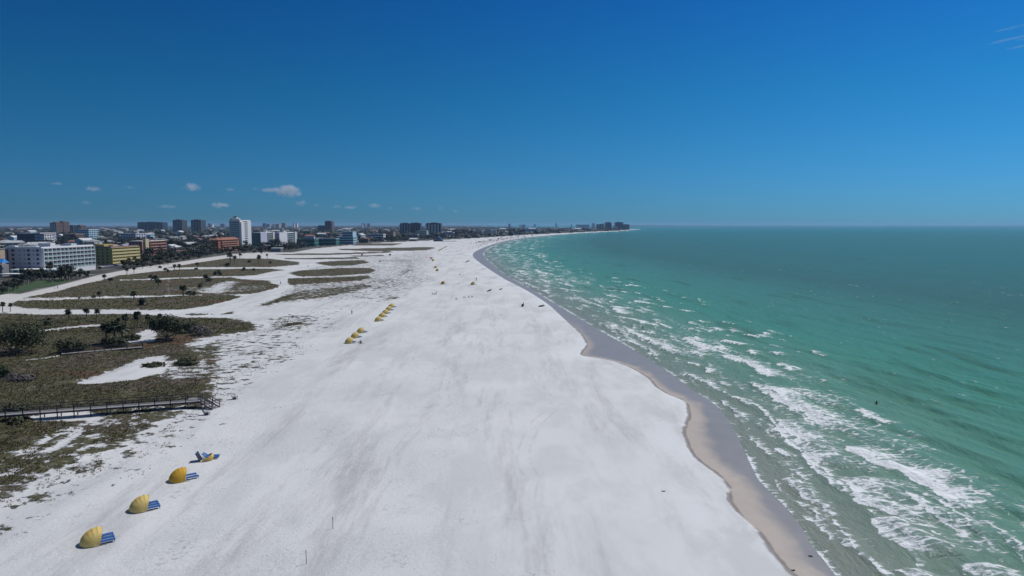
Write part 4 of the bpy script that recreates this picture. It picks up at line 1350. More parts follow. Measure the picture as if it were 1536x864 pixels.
def palm(name, lab, hgt, cr_r, n, seed, skirt=False, group=None):
    """fan palm: slim trunk, ball of folded fronds, some hanging"""
    rs = random.Random(seed)
    t = thing(name, lab, 'palm tree', (0, 0, -80), 0, group)
    lean = rs.uniform(-.25, .25)
    top = Vector((lean, lean * .4, hgt - cr_r * .75))
    if top.z > .6:
        MB().tube([(0, 0, -.4), (lean * .2, 0, top.z * .5), tuple(top)], [.24, .19, .17], 7).build('trunk', M['bark'], t, smooth=True)
    b = MB()
    for i in range(n):
        az = i * 2.399 + rs.uniform(-.2, .2)
        el = rs.uniform(-.75, 1.35) if i > 3 else 1.2
        ln = cr_r * rs.uniform(.75, 1.1)
        d = Vector((math.cos(az) * math.cos(el), math.sin(az) * math.cos(el), math.sin(el)))
        sd = Vector((-math.sin(az), math.cos(az), 0))
        p = top.copy()
        prev = None
        K = 4
        for k in range(K + 1):
            f = k / K
            wv = cr_r * .34 * math.sin(min(f * 1.25 + .12, 1) * math.pi) ** .8 + .03
            droop = Vector((0, 0, -1)) * (cr_r * .55 * f * f)
            c = top + d * ln * f + droop
            if rs.random() < .95:
                lw, rw = wv * rs.uniform(.6, 1.15), wv * rs.uniform(.6, 1.15)
            cur = (c - sd * lw - Vector((0, 0, wv * .35)), c, c + sd * rw - Vector((0, 0, wv * .35)))
            if prev:
                b.face([prev[0], prev[1], cur[1], cur[0]])
                b.face([prev[1], prev[2], cur[2], cur[1]])
            prev = cur
    b.build('crown', PALM, t)
    if skirt and top.z > 1.2:
        s = MB()
        for i in range(16):
            az = i * 2.399
            d = Vector((math.cos(az), math.sin(az), 0))
            sd = Vector((-math.sin(az), math.cos(az), 0))
            z = top.z - .2
            s.face([top + d * .2 - sd * .2, top + d * .2 + sd * .2, Vector((top.x, top.y, z - rs.uniform(.7, 1.5))) + d * .65 + sd * .3, Vector((top.x, top.y, z - rs.uniform(.8, 1.5))) + d * .6 - sd * .3])
        s.build('dead_fronds', DRY_L, t)
    return t

PALMS_TALL = [Proto(palm('cabbage_palm', '', 6.5, 2.2, 44, 31, True)), Proto(palm('cabbage_palm', '', 6.5, 2.0, 38, 32)), Proto(palm('cabbage_palm', '', 6.5, 2.5, 48, 33, True))]
PALMS_SQUAT = [Proto(palm('cabbage_palm', '', 3.2, 2.2, 46, 34)), Proto(palm('cabbage_palm', '', 3.0, 2.0, 40, 35))]
def plant(protos, px, py, hpx, base_h, rs, lab, group, wide=1.0):
    p = at(px, py)
    s = hpx / FOC * p.y / base_h
    pr = protos[rs.randrange(len(protos))]
    return pr.place((p.x, p.y, gz(p.x, p.y)), rs.uniform(0, 6.28), (s * wide, s * wide, s), lab, group)
rs = random.Random(8)
# palms that stand out one by one: base pixel, height in pixels, squat, label
for px, py, hp, sq, lab in [
    (72, 488, 17, 1, 'squat trunkless cabbage palm on the scrub left of three taller palms'),
    (104, 483.5, 23, 0, 'slim two-tiered cabbage palm rising alone beside the sand path at left'),
    (130, 479, 19, 0, 'left of two round-headed cabbage palms just below the sand path'),
    (145.5, 483, 22, 0, 'right and taller of two round-headed cabbage palms below the sand path'),
    (160, 517, 38, 0, 'leftmost tall palm of the dark clump by the far boardwalk'),
    (172, 518, 41, 0, 'middle palm of the dark clump by the far boardwalk'),
    (184, 517, 37, 0, 'rightmost palm of the dark clump by the far boardwalk'),
    (178, 499, 25, 0, 'small palm directly behind the dark clump at the far boardwalk'),
    (190, 495, 27, 0, 'bushy palm right behind the dark clump, over white sand'),
    (207, 493, 30, 0, 'tallest round-headed palm in the row behind the far boardwalk clump'),
    (222, 491.5, 23, 0, 'leaning palm over white sand between tall palm and big dark shrub'),
    (241, 493, 26, 0, 'palm half hidden at the left of the big dark shrub'),
    (4, 469, 19, 0, 'first pale palm at the left edge by the sandy road junction'),
    (15.5, 468, 16, 0, 'second pale palm at the left edge by the sandy road junction'),
    (-6, 470, 18, 0, 'palm cut by the left edge at the sandy road junction'),
    (201, 453, 19, 0, 'dark palm on the scrub strip between two thin sand paths'),
    (214, 458, 16, 1, 'squat palm on the lower edge of the thin sand path'),
    (346, 397, 20, 0, 'large dark round palm clump before the white tower'),
    (388, 396, 16, 0, 'double-headed dark palm on scrub below the white mid-rises'),
    (401, 388.5, 9, 0, 'small palm right of the double-headed palm on the scrub'),
]:
    plant(PALMS_SQUAT if sq else PALMS_TALL, px, py, hp, 3.1 if sq else 6.5, rs, lab, None, rs.uniform(.95, 1.15) * (1.25 if px == 346 else 1))
for px, py, hp in [(141, 446.5, 9), (149.5, 448, 10), (157, 423.5, 10), (166, 421.5, 12), (190.5, 413, 10), (201, 410.5, 9), (233, 421, 16), (227, 424, 10), (238, 434, 13), (275, 444, 15), (284, 444, 14), (292, 444, 12), (300, 431, 12), (314, 422, 14), (310, 425, 12), (323, 413, 13), (331, 413, 10), (328, 411, 14), (252, 414, 9), (262, 405.5, 8), (269, 406, 9), (297, 405.5, 10), (294, 405, 7), (342, 400, 12), (352, 396, 11), (360, 389, 8), (366, 406.5, 11), (380.5, 405.5, 8), (374, 394, 8), (406, 395, 7), (176, 431, 6), (183, 437, 5), (119, 448, 5), (240, 402, 8), (248, 405, 8), (585, 383, 5), (543, 383, 5), (570, 393, 4)]:
    plant(PALMS_SQUAT if hp < 8 else PALMS_TALL + PALMS_SQUAT, px, py, hp, 5.0, rs, 'dark cabbage palm or palm bush on the dune scrub inland of the beach', 'cabbage palms scattered over the dune scrub', rs.uniform(1.0, 1.5))
# palms and bushes along the hotel fronts
for px, py, hp in [(75.5, 416, 26), (70, 419, 15), (63, 417, 13), (55, 416, 14), (52, 421, 12), (40, 426, 21), (36, 428, 15), (99, 419, 24), (93, 421, 17), (106, 420, 15), (86, 417, 13), (126, 417, 12), (133, 416.5, 12), (120, 419, 9), (79, 424, 16), (20, 436, 13), (10, 437, 16), (4, 441, 17), (-8, 440, 20), (30, 432, 11), (145, 401, 7)]:
    plant(PALMS_TALL, px, py, hp, 6.5, rs, 'dark palm along the lawn in front of the white hotel', 'palms and trees in front of the white hotel', rs.uniform(1.0, 1.4))
for px in np.arange(184, 262, 3.1):
    py = 408.5 - (px - 184) * .13 + rs.uniform(-2.5, .5)
    plant(PALMS_TALL, px + rs.uniform(-1, 1), py - 5, rs.uniform(9, 16), 6.5, rs, 'palm in the dark row before the yellow and salmon hotels', 'palm row before the yellow and salmon hotels', rs.uniform(1.0, 1.4))

# big shrubs near the boardwalks
def shrub_at(px, py, wpx, hpx, lab, n, seed, lm=None, name='seagrape_shrub', flat=.7, size=.32):
    p = at(px, py)
    wm_, hm = wpx / FOC * p.y, hpx / FOC * p.y
    t = broadleaf(name, lab, hm, wm_ / 2, n, size, seed, 'shrub', hm * .25, lm or LEAF, 7, flat)
    t.location = (p.x, p.y, gz(p.x, p.y) - .2)
    return t
shrub_at(24, 531, 98, 42, 'largest dark shrub mass at the left edge above the rust-brown scrub', 3400, 51)
shrub_at(-28, 538, 70, 40, 'dark shrub partly beyond the left edge beside the largest one', 1500, 52)
shrub_at(106, 529, 52, 19, 'low dark green shrub between the largest shrub and far boardwalk', 1500, 53)
shrub_at(250, 511, 66, 37, 'big rounded dark shrub on white sand right of the palm clump', 2800, 54)
shrub_at(302, 503, 42, 15, 'low leafless greyish shrub right of the big rounded dark shrub', 900, 55, TWIG, 'bare_shrub', .6, .25)
shrub_at(285, 500, 26, 20, 'small dark shrub touching the right side of the big rounded one', 700, 56)
shrub_at(172, 520, 40, 20, 'dark undergrowth shrub at the foot of the palm clump', 1400, 57)
shrub_at(200, 510, 30, 10, 'low shrub right of the palm clump on the sand gap', 500, 58)
shrub_at(5, 566, 26, 22, 'small dark shrub at the left edge below the largest shrub', 800, 59)
shrub_at(32, 573, 52, 12, 'low grey bare shrub at the left edge above the rust-brown scrub', 1200, 60, TWIG, 'bare_shrub', .5, .22)
shrub_at(22, 617, 26, 9, 'low dark shrub behind the near boardwalk at the left edge', 500, 61)
shrub_at(24, 638, 26, 10, 'low green shrub in front of the near boardwalk at the left edge', 500, 62)
shrub_at(230, 549, 42, 6, 'dark creeping shrub crossing the upper white sand patch', 500, 63)
shrub_at(280, 547, 44, 9, 'dark green creeping shrub at the sandy end of the dune', 700, 64)
rs = random.Random(77)
TREES = [Proto(broadleaf('broadleaf_tree', '', 9, 5.0, 420, .75, 41)), Proto(broadleaf('broadleaf_tree', '', 7, 5.5, 420, .75, 42, flat=.5)), Proto(broadleaf('broadleaf_tree', '', 10, 4.4, 380, .75, 43, flat=.8)), Proto(broadleaf('broadleaf_tree', '', 5.5, 4.0, 300, .7, 44))]
def tree_at(x, y, s, lab, grp):
    TREES[rs.randrange(4)].place((x, y, -.1), rs.uniform(0, 6.28), (s * rs.uniform(.9, 1.2), s * rs.uniform(.9, 1.2), s), lab, grp)
# tree clumps fronting the condominiums
for px, py, s in [(352, 379, .75), (358, 378.5, .8), (364, 379, .85), (370, 378, .8), (346, 380, .7), (340, 381, .6), (376, 377, .6), (392, 377.5, .7), (398, 376.5, .6), (404, 376, .6), (414, 376, .6), (420, 376.5, .7), (427, 376, .8), (433, 375.5, .7), (438, 375, .6), (382, 380, .6), (392, 382, .45), (447, 372, .4), (457, 371.5, .5), (463, 371.5, .45), (474, 371, .4), (482, 370.5, .45), (492, 370, .4), (510, 368.5, .4), (520, 367.5, .5), (536, 366, .4),
                  (262, 389, .9), (270, 388, .9), (278, 387.5, .8), (286, 386.5, .9), (294, 386, .8), (302, 385.5, .7), (310, 384.5, .7), (318, 383, .7), (326, 382, .7), (256, 391, .8), (250, 394, .7), (266, 392, .7), (275, 391.5, .6), (283, 390.5, .6), (291, 389.5, .6), (299, 388.5, .5), (334, 381.5, .55)]:
    p = at(px, py)
    tree_at(p.x, p.y, s, 'dark leafy tree or thicket lining the seaward front of the town', 'trees lining the town front')
n = 0
tries = 0
tp = []
while n < 190 and tries < 20000:
    tries += 1
    Y = 500 * (2400 / 500) ** rs.random()
    px = rs.uniform(-30, 690)
    x = (px - 768) / FOC * Y
    if sdf(np.array([[x, Y]]), TOWN)[0] < 10 or not clear(x, Y, 5) or any(abs(x - a) < 9 and abs(Y - b) < 9 for a, b in HOUSES):
        continue
    tree_at(x, Y, rs.uniform(.6, 1.1) * (1 + Y / 6000), 'dark green broad-crowned tree among the houses of the town', 'trees among the town houses')
    n += 1

for px, py, s_ in [(4, 441, .5), (12, 439, .6), (-10, 443, .7), (20, 437, .5), (26, 434, .6), (34, 430, .7), (42, 427, .9), (48, 425, .6), (56, 422, .6), (62, 420, .7), (68, 419, .5), (74, 420, .7), (82, 421, .6), (90, 422, .5), (97, 421.5, .9), (103, 421, .9), (108, 419, .6), (114, 418, .5), (122, 418, .6), (130, 417, .5), (150, 407, .35), (186, 404, .5), (196, 402, .6), (206, 401, .6), (216, 400, .8), (222, 399, .9), (230, 397, .9), (238, 396, .8), (246, 395, 1.0), (214, 403, .5), (226, 401, .5), (240, 399, .6), (252, 397, .6)]:
    p = at(px, py)
    tree_at(p.x, p.y, s_, 'dark leafy tree in the planting along the hotel fronts', 'leafy trees along the hotel fronts')
# far woods: clumps that read as one mass
def wood(name, spots, m):
    b = MB()
    rr = random.Random(5)
    for x, y, r, h in spots:
        if y < 1700:                       # near enough for the leaves to break up the outline
            for _ in range(3):
                leaf_cloud(b, (x + rr.uniform(-.5, .5) * r, y + rr.uniform(-.5, .5) * r, h * rr.uniform(.36, .55)), (r * .85, r * .85, h * .5), 26, 1.15, rr, 0, .75)
            continue
        k = 7
        c = [(x, y)]
        rings = [(1.0, 0.0), (1.12, .38), (.8, .78), (.35, 1.0)]
        i0 = len(b.v)
        for rad, hz in rings:
            for j in range(k):
                a = 6.283 * j / k + rr.uniform(-.3, .3)
                q = rad * r * rr.uniform(.7, 1.25)
                b.v.append((x + q * math.cos(a), y + q * math.sin(a), -.5 + h * hz * rr.uniform(.8, 1.15)))
        for i in range(3):
            for j in range(k):
                a_, b_ = i0 + i * k + j, i0 + i * k + (j + 1) % k
                b.f.append((a_, b_, b_ + k, a_ + k))
                b.mi.append(0)
        b.f.append(tuple(i0 + 3 * k + j for j in range(k)))
        b.mi.append(0)
    return tag(b.build(name, m), 'dark wooded suburb and tree cover running back to the horizon', 'woodland', None, 'stuff')
rr = np.random.default_rng(19)
cand = []
Y = 620 * (16000 / 620) ** rr.random(15000)
px = rr.uniform(-620, 950, 15000)
X = (px - 768) / FOC * Y
QQ = np.column_stack([X, Y])
inn = sdf(QQ, TOWN)
dens = fbm(X / 120, Y / 260, 5, 3)
for i in range(15000):
    if inn[i] < 16 or dens[i] < .40 or not clear(X[i], Y[i], 14) or any(abs(X[i] - a) < 13 and -24 < Y[i] - b < 13 for a, b in HOUSES):
        continue
    g = 1 + Y[i] / 1500
    cand.append((X[i], Y[i], 4.2 * g ** .85 * rr.uniform(.7, 1.4), rr.uniform(4, 10) + (rr.random() < .12) * 5))
WOODM = leafmat('far_tree_cover', (0.012, 0.018, 0.013), (0.020, 0.026, 0.018), (0.040, 0.040, 0.032))
wood('woodland', cand, WOODM)
# the casuarina wood by the far beach
for i in range(34):
    px = rs.uniform(682, 707) if i < 22 else rs.uniform(765, 784)
    Y = rs.uniform(2050, 2250) if i < 22 else rs.uniform(2500, 2700)
    tree_at((px - 768) / FOC * Y, Y, rs.uniform(1.4, 2.3), 'tall dark casuarina-like tree in the clump behind the far bend of beach', 'tall trees behind the far bend of beach')
# a line of shoreline trees behind the far beach
for i in range(50):
    px = rs.uniform(560, 930)
    base = np.interp(px, [560, 640, 700, 745, 790, 840, 900, 940], [363, 359.3, 356, 353.4, 350.8, 348.8, 346.4, 345])
    p = at(px, base)
    tree_at(p.x, p.y, rs.uniform(.6, .9) * (1 + p.y / 3500), 'low dark tree in the line behind the far curving beach', 'tree line behind the far beach')

# ------------------------------------------------------------------ lawn, car park
lw = NM('lawn_grass')
lw.set(color=lw.mix(lw.noise(lw.coord(), .25, 4), (0.022, 0.055, 0.013), (0.040, 0.078, 0.022)), rough=.9)
b = MB()
b.face([(*at(a, c)[:2], 0.06) for a, c in [(-60, 452), (22, 439), (55, 433), (84, 427.5), (108, 421), (96, 418), (60, 421), (20, 428), (-60, 436)]])
tag(b.build('lawn', lw.m), kind='structure')
b = MB()
b.face([(*at(a, c)[:2], 0.08) for a, c in [(143, 404.5), (170, 403), (208, 399), (225, 397), (208, 394.5), (178, 397), (143, 401)]])
tag(b.build('car_park', mat('asphalt', (0.05, 0.05, 0.052), .9, .2, .4)), kind='structure')
def car(col, lab):
    t = thing('parked_car', lab, 'car', (0, 0, -50))
    body = MB()
    prof = [(-2.2, .35), (2.2, .35), (2.25, .75), (1.9, .95), (.9, 1.0), (-1.9, 1.02), (-2.25, .8)]
    for s in (-.88, .88):
        body.face([(x, s, z) for x, z in (prof if s < 0 else prof[::-1])])
    for i in range(len(prof)):
        (x0, z0), (x1, z1) = prof[i], prof[(i + 1) % len(prof)]
        body.face([(x0, -.88, z0), (x0, .88, z0), (x1, .88, z1), (x1, -.88, z1)])
    body.build('body', mat('car_paint_' + col[0], col[1], .3, .05, 1, .5), t)
    cb = MB()
    lo, hi = [(-1.8, -.8), (.9, -.8), (.9, .8), (-1.8, .8)], [(-1.4, -.66), (.35, -.66), (.35, .66), (-1.4, .66)]
    for i in range(4):
        j = (i + 1) % 4
        cb.face([(*lo[i], 1.0), (*lo[j], 1.0), (*hi[j], 1.45), (*hi[i], 1.45)])
    cb.build('side_windows', M['glass'], t)
    MB().box(-1.42, .37, -.68, .68, 1.45, 1.5).build('roof', MATS['car_paint_' + col[0]], t)
    for sx_ in (-1.35, 1.35):
        for sy in (-.85, .85):
            MB().tube([(sx_, sy - .1, .33), (sx_, sy + .1, .33)], .33, 12).build('wheel', M['black'], t)
    return t
for px, py, col, lab in [(152, 401.6, ('white', (.75, .75, .75)), 'white parked car nearest the yellow hotel corner'), (159, 401.0, ('silver', (.4, .42, .45)), 'silver parked car second in the line by the yellow hotel'), (166, 400.2, ('lilac', (.35, .33, .42)), 'lilac grey parked car third in line by the yellow hotel'), (173, 399.6, ('navy', (.03, .04, .09)), 'dark navy parked car by the yellow hotel'), (180, 398.8, ('pearl', (.6, .6, .62)), 'pearl parked car at the end of the line')]:
    c = car(col, lab)
    p = at(px, py)
    c.location = (p.x, p.y, .085)
    c.rotation_euler = (0, 0, R(70))

# ------------------------------------------------------------------ boardwalks
def boardwalk(name, lab, S, E, zdeck, width, stairs_to=None, rail_h=1.05, post_gap=2.4):
    S, E = Vector(S), Vector(E)
    d = (E - S)
    Lg = d.length
    d.normalize()
    n = Vector((-d.y, d.x, 0))
    t = thing(name, lab, 'boardwalk', (0, 0, 0))
    b = MB()
    nb = int(Lg / .16)
    for i in range(nb):
        c = S + d * (i + .5) * Lg / nb
        M4 = Matrix.Translation((c.x, c.y, zdeck)) @ Matrix.Rotation(math.atan2(d.y, d.x), 4, 'Z')
        b.box(-.07, .07, -width / 2, width / 2, -.03, .03, 0, M4)
    b.build('deck', M['deck'], t)
    for s in (-1, 1):
        o = n * s * (width / 2 - .05)
        z = Vector((0, 0, 1))
        MB().bar(S + o + z * (zdeck - .16), E + o + z * (zdeck - .16), .06, .24).build('joist', M['timber'], t)
        for hh, wd in ((rail_h, .09), (rail_h * .55, .07), (rail_h * .3, .06)):
            MB().bar(S + o * 1.06 + z * (zdeck + hh), E + o * 1.06 + z * (zdeck + hh), wd * 1.7, wd).build('rail', M['timber'], t)
        k = int(Lg / post_gap)
        for i in range(k + 1):
            c = S + d * (i * Lg / k) + o * 1.1
            g = gz(c.x, c.y) - .3
            MB().box(-.06, .06, -.06, .06, g, zdeck + rail_h).build('post', M['timber'], t, (c.x, c.y, 0))
    if stairs_to is not None:
        T = Vector(stairs_to)
        dd = T - E
        run = dd.length
        dd.normalize()
        nn = Vector((-dd.y, dd.x, 0))
        ns = 7
        zg = gz(T.x, T.y)
        for i in range(ns):
            c = E + dd * run * (i + .5) / ns
            z = zdeck - (zdeck - zg) * (i + .6) / ns
            M4 = Matrix.Translation((c.x, c.y, z)) @ Matrix.Rotation(math.atan2(dd.y, dd.x), 4, 'Z')
            MB().box(-run / ns * .48, run / ns * .48, -width / 2 + .1, width / 2 - .1, -.03, .03, 0, M4).build('step', M['deck'], t)
        for s in (-1, 1):
            o = nn * s * (width / 2 - .05)
            for hh, wd in ((rail_h, .10), (rail_h * .5, .08), (.02, .2)):
                MB().bar(E + o + Vector((0, 0, zdeck + hh)), T + o + Vector((0, 0, zg + hh)), .12, wd).build('stair_rail', M['timber'], t)
            for f in (.5, 1.0):
                c = E + dd * run * f + o
                z0 = zdeck - (zdeck - zg) * f
                MB().box(-.06, .06, -.06, .06, zg - .3, z0 + rail_h + .02).build('stair_post', M['timber'], t, (c.x, c.y, 0))
    return t
e = at(303, 610.5)
s_ = at(-95, 640)
boardwalk('boardwalk', 'grey railed wooden boardwalk with stairs down to the beach, nearest the camera', (s_.x, s_.y, 0), (e.x, e.y, 0), 1.25, 1.9, (at(324, 613).x, at(324, 613).y, 0))
e = at(214, 523.5)
s_ = at(92, 534)
boardwalk('boardwalk', 'dark low boardwalk beyond the dune, ending beside the palm clump', (s_.x, s_.y, 0), (e.x, e.y, 0), .55, 1.7, None, 1.1, 3.0)

# ------------------------------------------------------------------ clamshell cabanas and loungers
def cabana_mesh(r, wd, a0=4, a1=106, ribs=6, sag=.007):
    """pram-hood of canvas: hoops hinged on the ground axis, canvas sagging between them"""
    b = MB()
    ns, nt_ = ribs * 5, 22
    idx = {}
    for i in range(ns + 1):
        f = i / ns
        ph = R(a0 + (a1 - a0) * f)
        k = (f * ribs) % 1
        q = 1 - sag * math.sin(math.pi * k) ** 1.0 * (.8 if 0 < f < 1 else 0)
        for j in range(nt_ + 1):
            th = math.pi * j / nt_
            e = math.sin(th) ** .62
            rr = r * e * (q if 0 < j < nt_ else 1) * (1 + .04 * math.cos(ph * 2))
            idx[i, j] = len(b.v)
            b.v.append((-rr * math.cos(ph), wd * math.cos(th), rr * math.sin(ph) + .03))
    for i in range(ns):
        for j in range(nt_):
            b.f.append((idx[i, j], idx[i + 1, j], idx[i + 1, j + 1], idx[i, j + 1]))
            b.mi.append(0)
    return b
def hoop(b, r, wd, ang, rad=.018):
    ph = R(ang)
    pts = []
    for j in range(15):
        th = math.pi * j / 14
        rr = r * math.sin(th) ** .62 * 1.005
        pts.append((-rr * math.cos(ph), wd * 1.005 * math.cos(th), rr * math.sin(ph) + .03))
    b.tube(pts, rad, 5)
def make_cabana(m, name='beach_cabana'):
    t = thing(name, '', 'cabana', (0, 0, -50))
    c = cabana_mesh(1.55, 1.12).build('canopy', m, t, smooth=True)
    md = c.modifiers.new('thick', 'SOLIDIFY')
    md.thickness = .012
    for ang in (4, 21, 38, 55, 72, 89, 106):
        b = MB()
        hoop(b, 1.545, 1.115, ang, .012)
        b.build('rib', m, t, smooth=True)
    for s in (-1, 1):
        MB().bar((-.5, s * 1.1, .05), (.7, s * 1.1, .05), .06, .05).build('base_rail', M['metal'], t)
    return t
def make_lounger(back=.55):
    t = thing('beach_lounger', '', 'lounger', (0, 0, -50))
    sb = MB()
    for i in range(9):
        x = -.1 + i * .16
        sb.box(x, x + .145, -.22, .22, .30, .35)
    sb.build('seat', M['blue'], t)
    bk = MB()
    ca, sa = math.cos(back), math.sin(back)
    for i in range(5):
        q = .02 + i * .16
        x, z = -.1 - q * ca, .32 + q * sa
        bk.bar((x, 0, z), (x - .145 * ca, 0, z + .145 * sa), .44, .05)
    bk.build('backrest', M['blue'], t)
    fr = MB()
    for s in (-.23, .23):
        fr.bar((-.15, s, .29), (1.36, s, .29), .04, .05)
    fr.build('frame', M['blue'], t)
    for x in (-.05, 1.25):
        for s in (-.21, .21):
            MB().box(-.025, .025, -.025, .025, -.05, .28).build('leg', M['blue'], t, (x, s, 0))
    return t
CB = [Proto(make_cabana(CAN[0])), Proto(make_cabana(CAN[1]))]
LG = Proto(make_lounger())
def cabana(px, py, kind, lab, rz=R(8), nl=2, llab=None, group=None, sc=1.0, reach=.12):
    p = at(px, py)
    z = gz(p.x, p.y)
    CB[kind].place((p.x, p.y, z), rz, sc, lab, group)
    c, s = math.cos(rz), math.sin(rz)
    for i in range(nl):
        oy = (i - (nl - 1) / 2) * (.76 if nl > 2 else 1.0)
        ox = reach * (1 - .18 * (i == nl - 1))
        LG.place((p.x + ox * c - oy * s, p.y + ox * s + oy * c, z), rz, None, (llab or 'blue lounger sticking out of {}').format(lab.split(' cabana')[0] + ' cabana') if nl else None, ('loungers of the ' + lab)[:80])
cabana(147, 813, 1, 'faded yellow clamshell cabana nearest the camera', R(36), 3, 'blue lounger under the faded yellow cabana nearest the camera')
cabana(217.5, 763, 1, 'faded yellow clamshell cabana second from the camera', R(36), 3, 'blue lounger under the second faded yellow cabana from the camera')
cabana(274, 719, 0, 'deep golden clamshell cabana third from the camera', R(36), 2, 'blue lounger under the deep golden cabana third from the camera', reach=.45)
for i, (px, py) in enumerate([(526, 514.5), (534.5, 506.5), (543, 499)]):
    cabana(px, py, 1, ['nearest', 'middle', 'farthest'][i] + ' of three yellow cabanas in the short row on open sand', R(36), 2, 'blue lounger under the ' + ['nearest', 'middle', 'farthest'][i] + ' cabana of the short row')
for i, (px, py) in enumerate([(569, 481.5), (574.5, 475.5), (579.5, 470.5), (584.5, 465.5), (588.5, 461)]):
    w_ = ['first and nearest', 'second', 'third', 'fourth', 'fifth and farthest'][i]
    cabana(px, py, 1, w_ + ' of five yellow cabanas in the long row', R(36), 2, 'blue lounger under the ' + w_ + ' cabana of the long row')
cabana(666, 426.2, 0, 'upright golden cabana alone left of the broad-brimmed one by people', R(5), 1, 'dark lounger beside the lone upright golden cabana', sc=1.15)
cabana(711, 427.2, 1, 'lone yellow cabana nearest the waterline with a person behind it', R(5), 1, 'lounger under the lone yellow cabana near the waterline', sc=1.15)
for i, (px, py) in enumerate([(657, 406.5), (654.5, 402), (650.5, 391.5), (648.5, 388.5)]):
    cabana(px, py, i % 2, 'small far yellow cabana of the ' + ['nearer', 'farther'][i // 2] + ' of two far cabana pairs', R(10), 0, None, ['nearer', 'farther'][i // 2] + ' pair of far yellow cabanas', 1.1)
for i, (px, py) in enumerate([(659.5, 376), (662, 374.8), (664.5, 373.4), (667.5, 371.8), (670, 370.6)]):
    cabana(px, py, 1, 'tiny yellow cabana in the farthest slanting row before the blue slide', R(10), 0, None, 'farthest slanting row of yellow cabanas', 1.1)
# collapsed cabana: canopy folded forward over its loungers, dark back frame standing
p = at(303, 689.5)
z = gz(p.x, p.y)
t = thing('folded_cabana', 'collapsed cabana with folded yellow canvas and upright dark blue back', 'cabana', (p.x, p.y, z), R(10))
c = cabana_mesh(1.5, 1.1, 152, 176, 3, .25).build('canopy', CAN[1], t, smooth=True)
c.modifiers.new('thick', 'SOLIDIFY').thickness = .03
for ang in (152, 160, 168, 176):
    b = MB()
    hoop(b, 1.5, 1.1, ang, .03)
    b.build('rib', CAN[1], t, smooth=True)
b = MB()
b.face([(-.05, -1.05, .05), (-.55, -1.0, 1.1), (-.55, .1, 1.15), (-.05, .15, .05)])
c = b.build('back_panel', M['navyfab'], t)
c.modifiers.new('thick', 'SOLIDIFY').thickness = .08
MB().bar((-.55, -1.05, 1.12), (-.55, .15, 1.17), .10, .08).build('head_rail', M['blue'], t)
for s in (-1, 1):
    MB().bar((-.6, s * 1.1, .05), (.7, s * 1.1, .05), .06, .05).build('base_rail', M['metal'], t)
for i, oy in enumerate((.15, .75)):
    LG.place((p.x + .75 - oy * .17, p.y + oy + .12, z), R(10), None, 'blue lounger lying beside the collapsed cabana', 'loungers of the collapsed cabana')

# ------------------------------------------------------------------ small beach things
def beach_chair(name, lab, m1, m2, px, py, rz, n=1):
    p = at(px, py)
    t = thing(name, lab, 'beach chair', (p.x, p.y, gz(p.x, p.y)), rz)
    MB().box(-.3, .35, -.32, .32, .26, .32).build('seat', m1, t)
    MB().bar((-.28, 0, .3), (-.62, 0, .98), .62, .06).build('backrest', m2, t)
    for s in (-.34, .34):
        MB().bar((-.35, s, .56), (.4, s, .56), .07, .04).build('armrest', m1, t)
        MB().bar((.4, s, 0), (-.1, s, .56), .04, .04).build('leg', m1, t)
        MB().bar((-.5, s, 0), (.2, s, .5), .04, .04).build('leg', m1, t)
        MB().tube([(.62, s, .02), (.45, s, .35), (.62, s, .62)], .03, 6).build('front_bar', m1, t)
    MB().box(-.2, .3, -.25, .25, .02, .2).build('bag_rack', M['black'], t)
    return t
PINK = mat('dusty_pink_fabric', (.30, .20, .19), .8, .2, 3)
beach_chair('beach_chair', 'low dusty brown beach chair standing alone on sand beyond boardwalk stairs', M['wood'], PINK, 351.5, 599, R(20))
beach_chair('beach_chair', 'dark navy beach chair standing at the foot of the boardwalk stairs', M['navyfab'], M['navyfab'], 309.5, 622.5, R(15))
def stake(px, py, h, m, lab, tip=None):
    p = at(px, py)
    z = gz(p.x, p.y)
    t = thing('marker_stake', lab, 'stake', (p.x, p.y, z))
    MB().tube([(0, 0, -.2), (.02, 0, h * .6), (.0, .02, h)], [.034, .03, .027], 7).build('shaft', m, t, smooth=True)
    MB().tube([(0, .02, h - .2), (0, .02, h + .03)], [.04, .036], 7).build('cap', tip or m, t)
    return t
stake(459.3, 846, 1.32, M['rust'], 'thin stake with an orange top standing in the sand, nearest the camera', M['stake'])
stake(499.2, 793, 1.22, M['rust'], 'thin dark stake standing in the sand beyond the orange-topped one')

def clump(px, py, sx_, lab, name='seaweed_clump', m=None, hgt=.14):
    p = at(px, py)
    rs_ = random.Random(int(px * 7 + py))
    b = MB()
    for i in range(16):
        a = rs_.uniform(0, 6.28)
        r = rs_.random() * sx_
        q = Vector((r * math.cos(a), r * .5 * math.sin(a), 0))
        b.tube([q + Vector((0, 0, .0)), q + Vector((rs_.uniform(-.2, .2), rs_.uniform(-.15, .15), hgt * rs_.uniform(.5, 1.1))), q + Vector((rs_.uniform(-.16, .16), rs_.uniform(-.12, .12), .02))], [.02, .035, .015], 5)
    o = b.build(name, m or M['wood'], None, (p.x, p.y, gz(p.x, p.y)))
    return tag(o, lab, name.replace('_', ' '))
for px, py, s, lab in [(1215, 827, .35, 'dark weed clump at the edge of the swash, lower right'), (1190, 853, .35, 'dark weed clump on the scarp line at lower right'), (995, 737, .3, 'small dark weed scrap on the pale sand near the scarp')]:
    clump(px, py, s * .36, lab, hgt=.05)
